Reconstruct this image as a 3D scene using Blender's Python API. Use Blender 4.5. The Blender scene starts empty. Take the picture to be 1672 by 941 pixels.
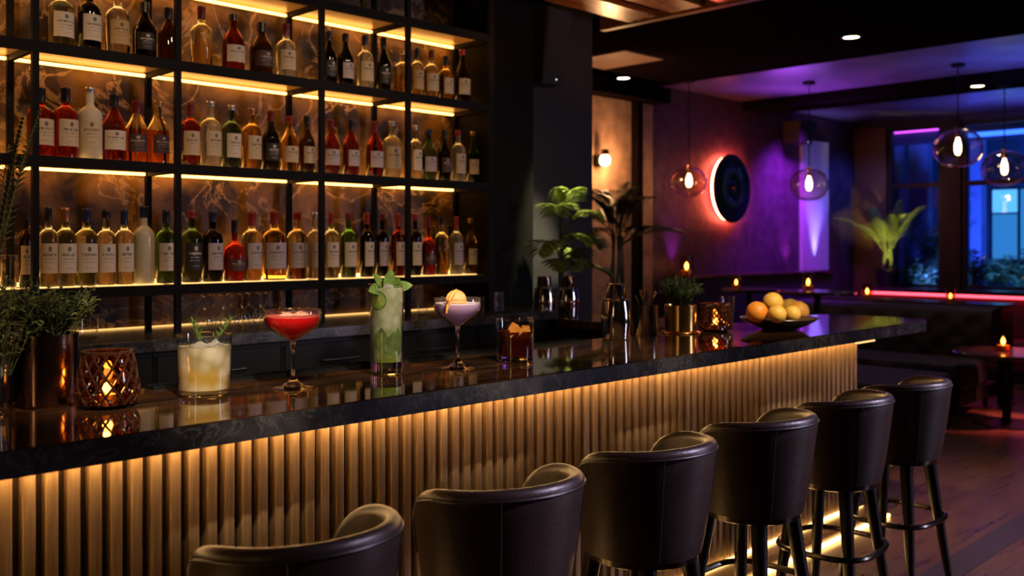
import bpy, bmesh, math, random
from mathutils import Vector, Matrix
random.seed(11)
PI = math.pi
sc = bpy.context.scene
COL = sc.collection

# ------------------------------------------------------------------ camera numbers (1672 x 941)
F = 1550.0; CX = 836.0; HY = 397.0; CAMZ = 1.496
AX, AY = 0.7034, 0.7108                       # viewing direction in plan
def ray(px):
    r = (px - CX) / F
    return AX + AY * r, AY - AX * r           # x and y travelled per metre of depth
def onY(px, Y):                               # point of the vertical plane y = Y seen in column px
    a, b = ray(px); t = Y / b
    return a * t, t
def onX(px, X):
    a, b = ray(px); t = X / a
    return b * t, t
def zat(py, t): return CAMZ - (py - HY) / F * t
def onZ(px, py, z):
    a, b = ray(px); t = (CAMZ - z) * F / (py - HY)
    return a * t, b * t, t

# ------------------------------------------------------------------ mesh builder
class MB:
    def __init__(s): s.v = []; s.f = []; s.uv = None
    def add(s, vs, fs):
        o = len(s.v); s.v += [tuple(p) for p in vs]; s.f += [tuple(i + o for i in f) for f in fs]; return s
    def box(s, x0, x1, y0, y1, z0, z1):
        return s.add([(x0,y0,z0),(x1,y0,z0),(x1,y1,z0),(x0,y1,z0),(x0,y0,z1),(x1,y0,z1),(x1,y1,z1),(x0,y1,z1)],
                     [(0,3,2,1),(4,5,6,7),(0,1,5,4),(1,2,6,5),(2,3,7,6),(3,0,4,7)])
    def lathe(s, prof, n=28, c=(0,0,0), close=False):
        vs = []; fs = []; idx = []
        for r, z in prof:
            if r < 1e-6:
                idx.append([len(vs)]); vs.append((c[0], c[1], c[2] + z))
            else:
                idx.append(list(range(len(vs), len(vs) + n)))
                vs += [(c[0] + r * math.cos(2*PI*k/n), c[1] + r * math.sin(2*PI*k/n), c[2] + z) for k in range(n)]
        m = len(idx)
        for i in range(m if close else m - 1):
            a, b = idx[i], idx[(i + 1) % m]
            if len(a) == 1 and len(b) == 1: continue
            for k in range(n):
                k2 = (k + 1) % n
                if len(a) == 1: fs.append((a[0], b[k2], b[k]))
                elif len(b) == 1: fs.append((a[k], a[k2], b[0]))
                else: fs.append((a[k], a[k2], b[k2], b[k]))
        return s.add(vs, fs)
    def tube(s, pts, r, n=8, closed=False):
        pts = [Vector(p) for p in pts]; m = len(pts)
        rs = r if isinstance(r, (list, tuple)) else [r] * m
        vs = []; fs = []
        for i, p in enumerate(pts):
            if closed: d = pts[(i+1) % m] - pts[i-1]
            else: d = pts[min(i+1, m-1)] - pts[max(i-1, 0)]
            d.normalize()
            up = Vector((0,0,1)) if abs(d.z) < .93 else Vector((1,0,0))
            a = d.cross(up).normalized(); b = a.cross(d)
            vs += [p + (a * math.cos(2*PI*k/n) + b * math.sin(2*PI*k/n)) * rs[i] for k in range(n)]
        for i in range(m if closed else m - 1):
            j = (i + 1) % m
            for k in range(n):
                fs.append((i*n+k, i*n+(k+1) % n, j*n+(k+1) % n, j*n+k))
        if not closed:
            fs.append(tuple(range(n-1, -1, -1))); fs.append(tuple((m-1)*n + k for k in range(n)))
        return s.add(vs, fs)
    def ball(s, c, r, n=16, m=10):
        if not isinstance(r, (tuple, list)): r = (r, r, r)
        vs = [(c[0], c[1], c[2] - r[2])]; fs = []
        for i in range(1, m):
            t = PI * i / m
            vs += [(c[0] + r[0]*math.sin(t)*math.cos(2*PI*k/n), c[1] + r[1]*math.sin(t)*math.sin(2*PI*k/n), c[2] - r[2]*math.cos(t)) for k in range(n)]
        vs.append((c[0], c[1], c[2] + r[2]))
        for k in range(n):
            fs.append((0, 1 + (k+1) % n, 1 + k)); fs.append((len(vs)-1, 1 + (m-2)*n + k, 1 + (m-2)*n + (k+1) % n))
        for i in range(m - 2):
            for k in range(n):
                fs.append((1+i*n+k, 1+i*n+(k+1) % n, 1+(i+1)*n+(k+1) % n, 1+(i+1)*n+k))
        return s.add(vs, fs)
    def leaf(s, p, d, L, W, nrm=None, droop=.25, seg=4, fold=.18):
        p = Vector(p); d = Vector(d).normalized()
        nrm = Vector(nrm) if nrm else Vector((0,0,1))
        side = d.cross(nrm)
        if side.length < 1e-3: side = d.cross(Vector((1,0,0)))
        side.normalize(); up = side.cross(d).normalized()
        vs = []; fs = []
        for i in range(seg + 1):
            u = i / seg
            w = W * .5 * (math.sin(PI * min(1, u * .92 + .08)) ** .8)
            c = p + d * (L * u) - Vector((0,0,1)) * (droop * L * u * u)
            vs += [c - side * w + up * (w * fold * 2), c, c + side * w + up * (w * fold * 2)]
        for i in range(seg):
            a = i * 3
            fs += [(a, a+1, a+4, a+3), (a+1, a+2, a+5, a+4)]
        return s.add(vs, fs)
    def build(s, name, mat, parent=None, loc=None, smooth=40, recalc=True, bevel=0, sub=0):
        me = bpy.data.meshes.new(name); me.from_pydata(s.v, [], s.f)
        if recalc:
            b = bmesh.new(); b.from_mesh(me); bmesh.ops.recalc_face_normals(b, faces=b.faces); b.to_mesh(me); b.free()
        if smooth:
            me.polygons.foreach_set('use_smooth', [True] * len(me.polygons))
            try: me.set_sharp_from_angle(angle=math.radians(smooth))
            except Exception: pass
        if s.uv:
            l = me.uv_layers.new(name='UVMap')
            for lp in me.loops: l.data[lp.index].uv = s.uv[lp.vertex_index]
        o = bpy.data.objects.new(name, me); COL.objects.link(o)
        if mat: me.materials.append(mat)
        if bevel:
            m = o.modifiers.new('Bevel', 'BEVEL'); m.width = bevel; m.segments = 2; m.limit_method = 'ANGLE'
        if sub:
            m = o.modifiers.new('Subsurf', 'SUBSURF'); m.levels = sub; m.render_levels = sub
        if parent: o.parent = parent
        if loc: o.location = loc
        return o
def thing(name, label, cat, loc=(0,0,0), rz=0, group=None):
    o = bpy.data.objects.new(name, None); COL.objects.link(o); o.empty_display_size = .05
    o.location = loc; o.rotation_euler = (0, 0, rz); o['label'] = label; o['category'] = cat
    if group: o['group'] = group
    return o
def tag(o, label, cat, group=None, kind=None):
    o['label'] = label; o['category'] = cat
    if group: o['group'] = group
    if kind: o['kind'] = kind
    return o
def struct(o, label=None, cat=None):
    o['kind'] = 'structure'
    if label: o['label'] = label
    if cat: o['category'] = cat
    return o
def dup(root, loc=None, rz=None, label=None):
    r = root.copy(); COL.objects.link(r)
    if loc is not None: r.location = loc
    if rz is not None: r.rotation_euler = (0, 0, rz)
    if label: r['label'] = label
    for ch in list(root.children):
        c = ch.copy(); COL.objects.link(c); c.parent = r
        for g in list(ch.children):
            d = g.copy(); COL.objects.link(d); d.parent = c
    return r

# ------------------------------------------------------------------ materials
MATS = {}
def new_mat(name):
    m = bpy.data.materials.new(name); m.use_nodes = True; nt = m.node_tree
    for n in list(nt.nodes): nt.nodes.remove(n)
    out = nt.nodes.new('ShaderNodeOutputMaterial')
    return m, nt, out
def N(nt, t, **kw):
    n = nt.nodes.new(t)
    for k, v in kw.items():
        if k in n.inputs: n.inputs[k].default_value = v
        else: setattr(n, k, v)
    return n
def rgb(c): return (c[0], c[1], c[2], 1)
def pbr(name, col, rough=.5, metal=0, trans=0, ior=1.45, spec=.5, coat=0, var=0, vscale=8, bump=0, bscale=60, sss=0, stretch=(1,1,1), col2=None, emis=None, estr=0):
    m, nt, out = new_mat(name)
    p = N(nt, 'ShaderNodeBsdfPrincipled'); nt.links.new(p.outputs[0], out.inputs[0])
    p.inputs['Base Color'].default_value = rgb(col); p.inputs['Roughness'].default_value = rough
    p.inputs['Metallic'].default_value = metal; p.inputs['IOR'].default_value = ior
    p.inputs['Transmission Weight'].default_value = trans
    p.inputs['Specular IOR Level'].default_value = spec; p.inputs['Coat Weight'].default_value = coat
    p.inputs['Coat Roughness'].default_value = .08
    if emis:
        p.inputs['Emission Color'].default_value = rgb(emis); p.inputs['Emission Strength'].default_value = estr
    if var or col2 or bump:
        tc = N(nt, 'ShaderNodeTexCoord'); mp = N(nt, 'ShaderNodeMapping'); mp.inputs['Scale'].default_value = stretch
        nt.links.new(tc.outputs['Object'], mp.inputs['Vector'])
    if var or col2:
        nz = N(nt, 'ShaderNodeTexNoise', Scale=vscale, Detail=5.0); nt.links.new(mp.outputs[0], nz.inputs['Vector'])
        cr = N(nt, 'ShaderNodeValToRGB'); nt.links.new(nz.outputs['Fac'], cr.inputs[0])
        c2 = col2 or tuple(min(1, x * (1 + var)) for x in col); c1 = col if col2 else tuple(x * (1 - var) for x in col)
        cr.color_ramp.elements[0].position = .35; cr.color_ramp.elements[1].position = .65
        cr.color_ramp.elements[0].color = rgb(c1); cr.color_ramp.elements[1].color = rgb(c2)
        nt.links.new(cr.outputs[0], p.inputs['Base Color'])
    if bump:
        nb = N(nt, 'ShaderNodeTexNoise', Scale=bscale, Detail=4.0); nt.links.new(mp.outputs[0], nb.inputs['Vector'])
        bp = N(nt, 'ShaderNodeBump', Strength=bump, Distance=.01); nt.links.new(nb.outputs['Fac'], bp.inputs['Height'])
        nt.links.new(bp.outputs[0], p.inputs['Normal'])
    MATS[name] = m
    return m
def glow(name, col, strength):
    m, nt, out = new_mat(name)
    e = N(nt, 'ShaderNodeEmission', Strength=strength); e.inputs[0].default_value = rgb(col)
    nt.links.new(e.outputs[0], out.inputs[0]); return m
def thin_glass(name, tint=(1,1,1), ior=1.45, rough=.02, boost=1.0, base=.05):
    m, nt, out = new_mat(name)
    t = N(nt, 'ShaderNodeBsdfTransparent'); t.inputs[0].default_value = rgb(tint)
    g = N(nt, 'ShaderNodeBsdfGlossy', Roughness=rough); g.inputs[0].default_value = (1,1,1,1)
    lw = N(nt, 'ShaderNodeLayerWeight', Blend=.5); mx = N(nt, 'ShaderNodeMixShader')
    pw = N(nt, 'ShaderNodeMath', operation='POWER'); pw.inputs[1].default_value = 4.0; nt.links.new(lw.outputs['Facing'], pw.inputs[0])
    mu = N(nt, 'ShaderNodeMath', operation='MULTIPLY_ADD'); mu.inputs[1].default_value = .55 * boost; mu.inputs[2].default_value = base; mu.use_clamp = True
    nt.links.new(pw.outputs[0], mu.inputs[0]); nt.links.new(mu.outputs[0], mx.inputs[0])
    nt.links.new(t.outputs[0], mx.inputs[1]); nt.links.new(g.outputs[0], mx.inputs[2]); nt.links.new(mx.outputs[0], out.inputs[0])
    return m
def drink(name, stops, h, scale=25, spec=.4, trans=.35, cloud=.25, cloudcol=(1,1,1)):
    """hazy drink: colour by depth in the glass, cloudy with ice"""
    m, nt, out = new_mat(name)
    tc = N(nt, 'ShaderNodeTexCoord'); sx = N(nt, 'ShaderNodeSeparateXYZ'); nt.links.new(tc.outputs['Object'], sx.inputs[0])
    nz = N(nt, 'ShaderNodeTexNoise', Scale=scale, Detail=4.0); nt.links.new(tc.outputs['Object'], nz.inputs['Vector'])
    d = N(nt, 'ShaderNodeMath', operation='DIVIDE'); nt.links.new(sx.outputs['Z'], d.inputs[0]); d.inputs[1].default_value = h
    a = N(nt, 'ShaderNodeMath', operation='MULTIPLY_ADD'); nt.links.new(nz.outputs['Fac'], a.inputs[0]); a.inputs[1].default_value = .25
    s = N(nt, 'ShaderNodeMath', operation='ADD'); nt.links.new(d.outputs[0], a.inputs[2]); nt.links.new(a.outputs[0], s.inputs[0]); s.inputs[1].default_value = -.125
    cr = N(nt, 'ShaderNodeValToRGB'); nt.links.new(s.outputs[0], cr.inputs[0])
    els = cr.color_ramp.elements
    while len(els) < len(stops): els.new(.5)
    for e, (p_, c_) in zip(els, stops): e.position = p_; e.color = rgb(c_)
    mixc = N(nt, 'ShaderNodeMix', data_type='RGBA'); 
    n2 = N(nt, 'ShaderNodeTexVoronoi', Scale=scale * 1.1); nt.links.new(tc.outputs['Object'], n2.inputs['Vector'])
    r2 = N(nt, 'ShaderNodeMapRange'); nt.links.new(n2.outputs['Distance'], r2.inputs[0])
    r2.inputs[1].default_value = .25; r2.inputs[2].default_value = .75; r2.inputs[3].default_value = cloud; r2.inputs[4].default_value = 0
    nt.links.new(r2.outputs[0], mixc.inputs[0]); nt.links.new(cr.outputs[0], mixc.inputs[6]); mixc.inputs[7].default_value = rgb(cloudcol)
    df = N(nt, 'ShaderNodeBsdfDiffuse'); tl = N(nt, 'ShaderNodeBsdfTranslucent'); tp = N(nt, 'ShaderNodeBsdfTransparent')
    for x in (df, tl, tp): nt.links.new(mixc.outputs[2], x.inputs[0])
    m1 = N(nt, 'ShaderNodeMixShader'); m1.inputs[0].default_value = .55
    nt.links.new(df.outputs[0], m1.inputs[1]); nt.links.new(tl.outputs[0], m1.inputs[2])
    m2 = N(nt, 'ShaderNodeMixShader'); m2.inputs[0].default_value = trans
    nt.links.new(m1.outputs[0], m2.inputs[1]); nt.links.new(tp.outputs[0], m2.inputs[2]); nt.links.new(m2.outputs[0], out.inputs[0])
    return m
def leafmat(name, col, tl=.35, rough=.45):
    m, nt, out = new_mat(name)
    p = N(nt, 'ShaderNodeBsdfPrincipled'); p.inputs['Roughness'].default_value = rough
    tr = N(nt, 'ShaderNodeBsdfTranslucent'); mx = N(nt, 'ShaderNodeMixShader'); mx.inputs[0].default_value = tl
    tc = N(nt, 'ShaderNodeTexCoord'); nz = N(nt, 'ShaderNodeTexNoise', Scale=30.0); nt.links.new(tc.outputs['Object'], nz.inputs['Vector'])
    cr = N(nt, 'ShaderNodeValToRGB'); nt.links.new(nz.outputs['Fac'], cr.inputs[0])
    cr.color_ramp.elements[0].position = .3; cr.color_ramp.elements[1].position = .7
    cr.color_ramp.elements[0].color = rgb([c * .55 for c in col]); cr.color_ramp.elements[1].color = rgb([min(1, c * 1.4) for c in col])
    nt.links.new(cr.outputs[0], p.inputs['Base Color']); nt.links.new(cr.outputs[0], tr.inputs[0])
    nt.links.new(p.outputs[0], mx.inputs[1]); nt.links.new(tr.outputs[0], mx.inputs[2]); nt.links.new(mx.outputs[0], out.inputs[0])
    return m
def marble(name, dark, mid, vein, rough, scale=3.0, vein_amt=.5, spec=.5, coat=0, stretch=(1,1,1)):
    m, nt, out = new_mat(name)
    p = N(nt, 'ShaderNodeBsdfPrincipled'); p.inputs['Roughness'].default_value = rough; p.inputs['Specular IOR Level'].default_value = spec
    p.inputs['Coat Weight'].default_value = coat; p.inputs['Coat Roughness'].default_value = .03
    nt.links.new(p.outputs[0], out.inputs[0])
    tc = N(nt, 'ShaderNodeTexCoord'); mp = N(nt, 'ShaderNodeMapping'); mp.inputs['Scale'].default_value = stretch
    nt.links.new(tc.outputs['Object'], mp.inputs['Vector'])
    n1 = N(nt, 'ShaderNodeTexNoise', Scale=scale, Detail=8.0, Distortion=.4); nt.links.new(mp.outputs[0], n1.inputs['Vector'])
    c1 = N(nt, 'ShaderNodeValToRGB'); nt.links.new(n1.outputs['Fac'], c1.inputs[0])
    c1.color_ramp.elements[0].position = .38; c1.color_ramp.elements[1].position = .68
    c1.color_ramp.elements[0].color = rgb(dark); c1.color_ramp.elements[1].color = rgb(mid)
    n2 = N(nt, 'ShaderNodeTexNoise', Scale=scale * .8, Detail=9.0, Distortion=.9, Roughness=.6); nt.links.new(mp.outputs[0], n2.inputs['Vector'])
    sb = N(nt, 'ShaderNodeMath', operation='SUBTRACT'); nt.links.new(n2.outputs['Fac'], sb.inputs[0]); sb.inputs[1].default_value = .5
    ab = N(nt, 'ShaderNodeMath', operation='ABSOLUTE'); nt.links.new(sb.outputs[0], ab.inputs[0])
    mr = N(nt, 'ShaderNodeMapRange'); nt.links.new(ab.outputs[0], mr.inputs[0])
    mr.inputs[1].default_value = 0; mr.inputs[2].default_value = .022; mr.inputs[3].default_value = vein_amt; mr.inputs[4].default_value = 0
    mx = N(nt, 'ShaderNodeMix', data_type='RGBA'); nt.links.new(mr.outputs[0], mx.inputs[0])
    nt.links.new(c1.outputs[0], mx.inputs[6]); mx.inputs[7].default_value = rgb(vein)
    nt.links.new(mx.outputs[2], p.inputs['Base Color'])
    return m
def wood(name, c1, c2, rough=.4, scale=(1, 14, 14), nsc=3.0, spec=.5):
    m, nt, out = new_mat(name)
    p = N(nt, 'ShaderNodeBsdfPrincipled'); p.inputs['Roughness'].default_value = rough; p.inputs['Specular IOR Level'].default_value = spec
    nt.links.new(p.outputs[0], out.inputs[0])
    tc = N(nt, 'ShaderNodeTexCoord'); mp = N(nt, 'ShaderNodeMapping'); mp.inputs['Scale'].default_value = scale
    nt.links.new(tc.outputs['Object'], mp.inputs['Vector'])
    nz = N(nt, 'ShaderNodeTexNoise', Scale=nsc, Detail=6.0, Distortion=.6); nt.links.new(mp.outputs[0], nz.inputs['Vector'])
    cr = N(nt, 'ShaderNodeValToRGB'); nt.links.new(nz.outputs['Fac'], cr.inputs[0])
    cr.color_ramp.elements[0].position = .3; cr.color_ramp.elements[1].position = .7
    cr.color_ramp.elements[0].color = rgb(c1); cr.color_ramp.elements[1].color = rgb(c2)
    nt.links.new(cr.outputs[0], p.inputs['Base Color'])
    return m
def bottle_glass(name, liquid, empty=(.93,.9,.82), level=None, milky=0.0):
    """glass filled with liquid up to a level (height above the bottle's foot)"""
    m, nt, out = new_mat(name)
    p = N(nt, 'ShaderNodeBsdfPrincipled'); p.inputs['Roughness'].default_value = .03; p.inputs['IOR'].default_value = 1.38
    p.inputs['Transmission Weight'].default_value = 1 - milky
    nt.links.new(p.outputs[0], out.inputs[0])
    if level is None: p.inputs['Base Color'].default_value = rgb(liquid)
    else:
        tc = N(nt, 'ShaderNodeTexCoord'); sx = N(nt, 'ShaderNodeSeparateXYZ'); nt.links.new(tc.outputs['Object'], sx.inputs[0])
        gt = N(nt, 'ShaderNodeMath', operation='GREATER_THAN'); nt.links.new(sx.outputs['Z'], gt.inputs[0]); gt.inputs[1].default_value = level
        mx = N(nt, 'ShaderNodeMix', data_type='RGBA'); nt.links.new(gt.outputs[0], mx.inputs[0])
        mx.inputs[6].default_value = rgb(liquid); mx.inputs[7].default_value = rgb(empty)
        nt.links.new(mx.outputs[2], p.inputs['Base Color'])
    return m
def label_mat(name, paper, ink, dark=False, two=False):
    """paper label: emblem, a line of lettering, fine print (all illegible in the photograph)"""
    m, nt, out = new_mat(name)
    p = N(nt, 'ShaderNodeBsdfPrincipled'); p.inputs['Roughness'].default_value = .6; nt.links.new(p.outputs[0], out.inputs[0])
    uv = N(nt, 'ShaderNodeUVMap'); sx = N(nt, 'ShaderNodeSeparateXYZ'); nt.links.new(uv.outputs[0], sx.inputs[0])
    oi = N(nt, 'ShaderNodeObjectInfo')
    def math2(op, a, b=None, cl=False):
        n = N(nt, 'ShaderNodeMath', operation=op); n.use_clamp = cl
        for i, x in enumerate((a, b)):
            if x is None: continue
            if isinstance(x, (int, float)): n.inputs[i].default_value = x
            else: nt.links.new(x, n.inputs[i])
        return n.outputs[0]
    U, V = sx.outputs['X'], sx.outputs['Y']
    def band(v0, hw): return math2('LESS_THAN', math2('ABSOLUTE', math2('SUBTRACT', V, v0)), hw)
    def span(hw): return math2('LESS_THAN', math2('ABSOLUTE', math2('SUBTRACT', U, .5)), hw)
    cmb = N(nt, 'ShaderNodeCombineXYZ')
    nt.links.new(math2('MULTIPLY', U, 34.0), cmb.inputs[0]); nt.links.new(math2('MULTIPLY', V, 11.0), cmb.inputs[1])
    nt.links.new(math2('MULTIPLY', oi.outputs['Random'], 40.0), cmb.inputs[2])
    nz = N(nt, 'ShaderNodeTexNoise', Scale=1.0, Detail=2.0); nt.links.new(cmb.outputs[0], nz.inputs['Vector'])
    letters = math2('GREATER_THAN', nz.outputs['Fac'], .47)
    title = math2('MULTIPLY', math2('MULTIPLY', band(.62, .045), span(.34)), letters)
    sm = math2('GREATER_THAN', nz.outputs['Fac'], .5)
    t2 = math2('MULTIPLY', math2('MULTIPLY', band(.48, .02), span(.25)), sm)
    t3 = math2('MULTIPLY', math2('MULTIPLY', band(.36, .012), span(.28)), sm)
    t4 = math2('MULTIPLY', math2('MULTIPLY', band(.16, .012), span(.18)), sm)
    du = math2('SUBTRACT', U, .5); dv = math2('SUBTRACT', V, .81)
    dist = math2('ADD', math2('MULTIPLY', du, du), math2('MULTIPLY', dv, dv))
    emb = math2('LESS_THAN', math2('ADD', dist, math2('MULTIPLY', nz.outputs['Fac'], .008)), .0115)
    allm = math2('ADD', math2('ADD', math2('ADD', title, t2), math2('ADD', t3, t4)), emb, True)
    allm = math2('MULTIPLY', allm, .85)
    mx = N(nt, 'ShaderNodeMix', data_type='RGBA'); nt.links.new(allm, mx.inputs[0])
    mx.inputs[6].default_value = rgb(paper); mx.inputs[7].default_value = rgb(ink)
    nt.links.new(mx.outputs[2], p.inputs['Base Color'])
    return m

AMBER = (1.0, .50, .13)
M = dict(
    black=pbr('black_metal', (.009,.008,.008), .6, 0, spec=.08),
    shelfwood=pbr('bronze_board', (.62,.42,.20), .3, .0, var=.12, vscale=5),
    led=glow('led_amber', (1.0,.42,.085), 9),
    ledbase=glow('led_shelf_foot', (1.0,.46,.10), 9),
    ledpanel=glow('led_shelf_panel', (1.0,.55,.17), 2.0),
    ledlow=glow('led_worktop', (1.0,.50,.14), 1.6),
    ledend=glow('led_counter_end', (1.0,.56,.2), 1.6),
    ledbar=glow('led_counter', (1.0,.58,.22), 46),
    ledfloor=glow('led_floor', (1.0,.58,.18), 9),
    backmarble=marble('bronze_marble', (.02,.012,.006), (.27,.155,.062), (.62,.42,.22), .45, 4.2, .45, .2),
    top=marble('counter_marble_top', (.022,.010,.005), (.065,.027,.011), (.16,.09,.05), .04, 2.6, .35, .8, .6, (.6,3,1)),
    topedge=marble('counter_marble_edge', (.018,.016,.016), (.055,.050,.051), (.17,.155,.155), .24, 11.0, .35),
    slat=wood('slat_oak', (.22,.13,.055), (.40,.26,.125), .45, (20,20,1.2)),
    backing=pbr('slat_backing', (.03,.016,.008), .6),
    plinth=wood('plinth_walnut', (.10,.05,.02), (.2,.1,.04), .25, (1,14,14)),
    cab=pbr('cabinet_black', (.009,.009,.010), .4, spec=.2),
    steel=pbr('polished_steel', (.66,.62,.58), .09, 1),
    handle=pbr('handle_steel', (.5,.5,.55), .25, 1),
    leather=pbr('espresso_leather', (.031,.019,.016), .36, bump=.12, bscale=160, var=.15, vscale=12),
    leatherlit=pbr('leather_warm_lit', (.085,.042,.020), .38, bump=.12, bscale=160),  # seat copy of the leather, warm light put into its brown
    seam=pbr('leather_piping', (.02,.013,.012), .4),
    legm=pbr('stool_leg_black', (.014,.011,.010), .28, .3),
    ring=pbr('ring_steel', (.10,.085,.075), .22, 1),
    copper=pbr('copper_pot', (.36,.20,.13), .16, 1),
    brass=pbr('brass_pot', (.62,.36,.10), .2, 1),
    soil=pbr('soil', (.02,.014,.01), .9),
    plaster=pbr('charcoal_plaster', (.030,.026,.034), .7, var=.1),
    darkceil=pbr('dark_ceiling_paint', (.007,.004,.004), .9, spec=0),
    glossceil=pbr('lacquered_ceiling', (.10,.085,.11), .28, var=.2, vscale=3),
    ceilwood=wood('ceiling_plank', (.13,.05,.015), (.36,.15,.045), .25, (1.4,22,22)),
    darkwall=pbr('dark_wall', (.03,.025,.03), .7),
    purplewall=pbr('brick_wall_paint', (.055,.026,.055), .55, var=.3, vscale=7, bump=.8, bscale=14),
    tanwall=pbr('tan_plaster', (.36,.21,.13), .6, var=.25, vscale=9, bump=.6, bscale=18),
    panelblue=pbr('pale_panel', (.45,.45,.52), .5),
    browntrim=wood('brown_post', (.07,.03,.015), (.14,.065,.03), .45),
    gl=thin_glass('clear_glass', (.97,.98,.98), 1.5, boost=2.4),
    glamber=thin_glass('smoked_amber_glass', (.88,.62,.32), 1.5, boost=1.5),
    glsolid=pbr('solid_glass', (.96,.97,.97), .01, 0, 1, 1.48),
    globe=thin_glass('pendant_glass', (.95,.9,.85), 1.55, boost=3),
    bulb=glow('bulb_filament', (1,.62,.25), 28),
    flame=glow('candle_flame', (1,.60,.25), 26),
    wax=pbr('wax', (.8,.55,.3), .5),
    ambersmoke=pbr('amber_cut_glass', (.03,.010,.005), .1, 0, 0, 1.5, spec=.8),
    herb=leafmat('herb_leaf', (.055,.085,.03)), herb2=leafmat('herb_leaf_yellow', (.16,.18,.05)),
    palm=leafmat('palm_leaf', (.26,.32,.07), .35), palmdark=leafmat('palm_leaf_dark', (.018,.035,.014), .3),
    stemg=pbr('green_stem', (.08,.10,.03), .6),
    mint=leafmat('mint_leaf', (.13,.22,.04), .35),
    mintin=leafmat('mint_leaf_steeped', (.085,.12,.022), .3),
    lime=pbr('lime_rind', (.06,.10,.02), .35, var=.4, vscale=60), limef=pbr('lime_flesh', (.15,.19,.035), .4, var=.3, vscale=80),
    orange=pbr('orange_peel', (.80,.27,.025), .42, bump=.25, bscale=180, var=.12, vscale=10),
    lemon=pbr('lemon_peel', (.78,.44,.06), .42, bump=.25, bscale=180, var=.12, vscale=10),
    citrus=pbr('citrus_flesh', (.62,.25,.045), .4, var=.25, vscale=90),
    bowl=pbr('bronze_bowl', (.10,.075,.065), .32, .7),
    ice=pbr('ice', (.9,.85,.72), .12, 0, .75, 1.31),
    iceamber=pbr('ice_amber', (.80,.30,.05), .15, 0, .35, 1.31),
    foam=pbr('foam', (.9,.72,.6), .6),
    sofa=pbr('navy_velvet', (.012,.014,.03), .75), bench=pbr('burgundy_bench', (.12,.02,.03), .6),
    tabletop=pbr('dark_tabletop', (.05,.03,.028), .18, var=.3), tablemetal=pbr('table_base', (.012,.012,.014), .35, .5),
    rubber=pbr('bar_mat', (.008,.008,.008), .9, spec=0),
    ink=pbr('speaker_black', (.008,.008,.009), .55),
    disc=pbr('record_gloss', (.014,.026,.05), .16, .2, coat=1), discsheen=pbr('record_sheen', (.08,.18,.36), .22, .6, coat=1),
    winframe=pbr('window_frame', (.012,.012,.014), .4, .4),
    winglass=thin_glass('window_glass', (.85,.9,.95), 1.5, boost=.4, base=.006),
)

# ------------------------------------------------------------------ setting
H1 = 3.05
def build_floor():
    m, nt, out = new_mat('floor_planks')
    p = N(nt, 'ShaderNodeBsdfPrincipled'); nt.links.new(p.outputs[0], out.inputs[0])
    p.inputs['Specular IOR Level'].default_value = .6
    tc = N(nt, 'ShaderNodeTexCoord')
    br = N(nt, 'ShaderNodeTexBrick', Scale=1.0); br.offset = .5
    br.inputs['Brick Width'].default_value = 1.2; br.inputs['Row Height'].default_value = .30; br.inputs['Mortar Size'].default_value = .003
    br.inputs['Color1'].default_value = (.16,.085,.05,1); br.inputs['Color2'].default_value = (.10,.05,.032,1); br.inputs['Mortar'].default_value = (.02,.012,.01,1)
    nt.links.new(tc.outputs['Object'], br.inputs['Vector'])
    mp = N(nt, 'ShaderNodeMapping'); mp.inputs['Scale'].default_value = (1.2, 9, 1); nt.links.new(tc.outputs['Object'], mp.inputs['Vector'])
    nz = N(nt, 'ShaderNodeTexNoise', Scale=2.0, Detail=6.0); nt.links.new(mp.outputs[0], nz.inputs['Vector'])
    mx = N(nt, 'ShaderNodeMix', data_type='RGBA', blend_type='MULTIPLY'); mx.inputs[0].default_value = .8
    cr = N(nt, 'ShaderNodeValToRGB'); nt.links.new(nz.outputs['Fac'], cr.inputs[0])
    cr.color_ramp.elements[0].position = .3; cr.color_ramp.elements[0].color = (.62,.62,.62,1); cr.color_ramp.elements[1].position = .7; cr.color_ramp.elements[1].color = (1.2,1.2,1.2,1)
    nt.links.new(br.outputs['Color'], mx.inputs[6]); nt.links.new(cr.outputs[0], mx.inputs[7]); nt.links.new(mx.outputs[2], p.inputs['Base Color'])
    mr = N(nt, 'ShaderNodeMapRange'); nt.links.new(nz.outputs['Fac'], mr.inputs[0]); mr.inputs[3].default_value = .18; mr.inputs[4].default_value = .42
    nt.links.new(mr.outputs[0], p.inputs['Roughness'])
    bp = N(nt, 'ShaderNodeBump', Strength=.05, Distance=.01); nt.links.new(nz.outputs['Fac'], bp.inputs['Height']); nt.links.new(bp.outputs[0], p.inputs['Normal'])
    struct(MB().box(-2.6, 12.2, -3.1, 5.9, -.1, 0).build('floor', m), 'brown plank floor', 'floor')
    s = MB().box(-2.6, 12.0, 1.605, 1.75, 0, .0015).build('floor_inlay', pbr('floor_inlay_stone', (.045,.04,.06), .3))
    struct(s, 'dark inlay strip running along the plank floor', 'floor')
build_floor()
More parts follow.
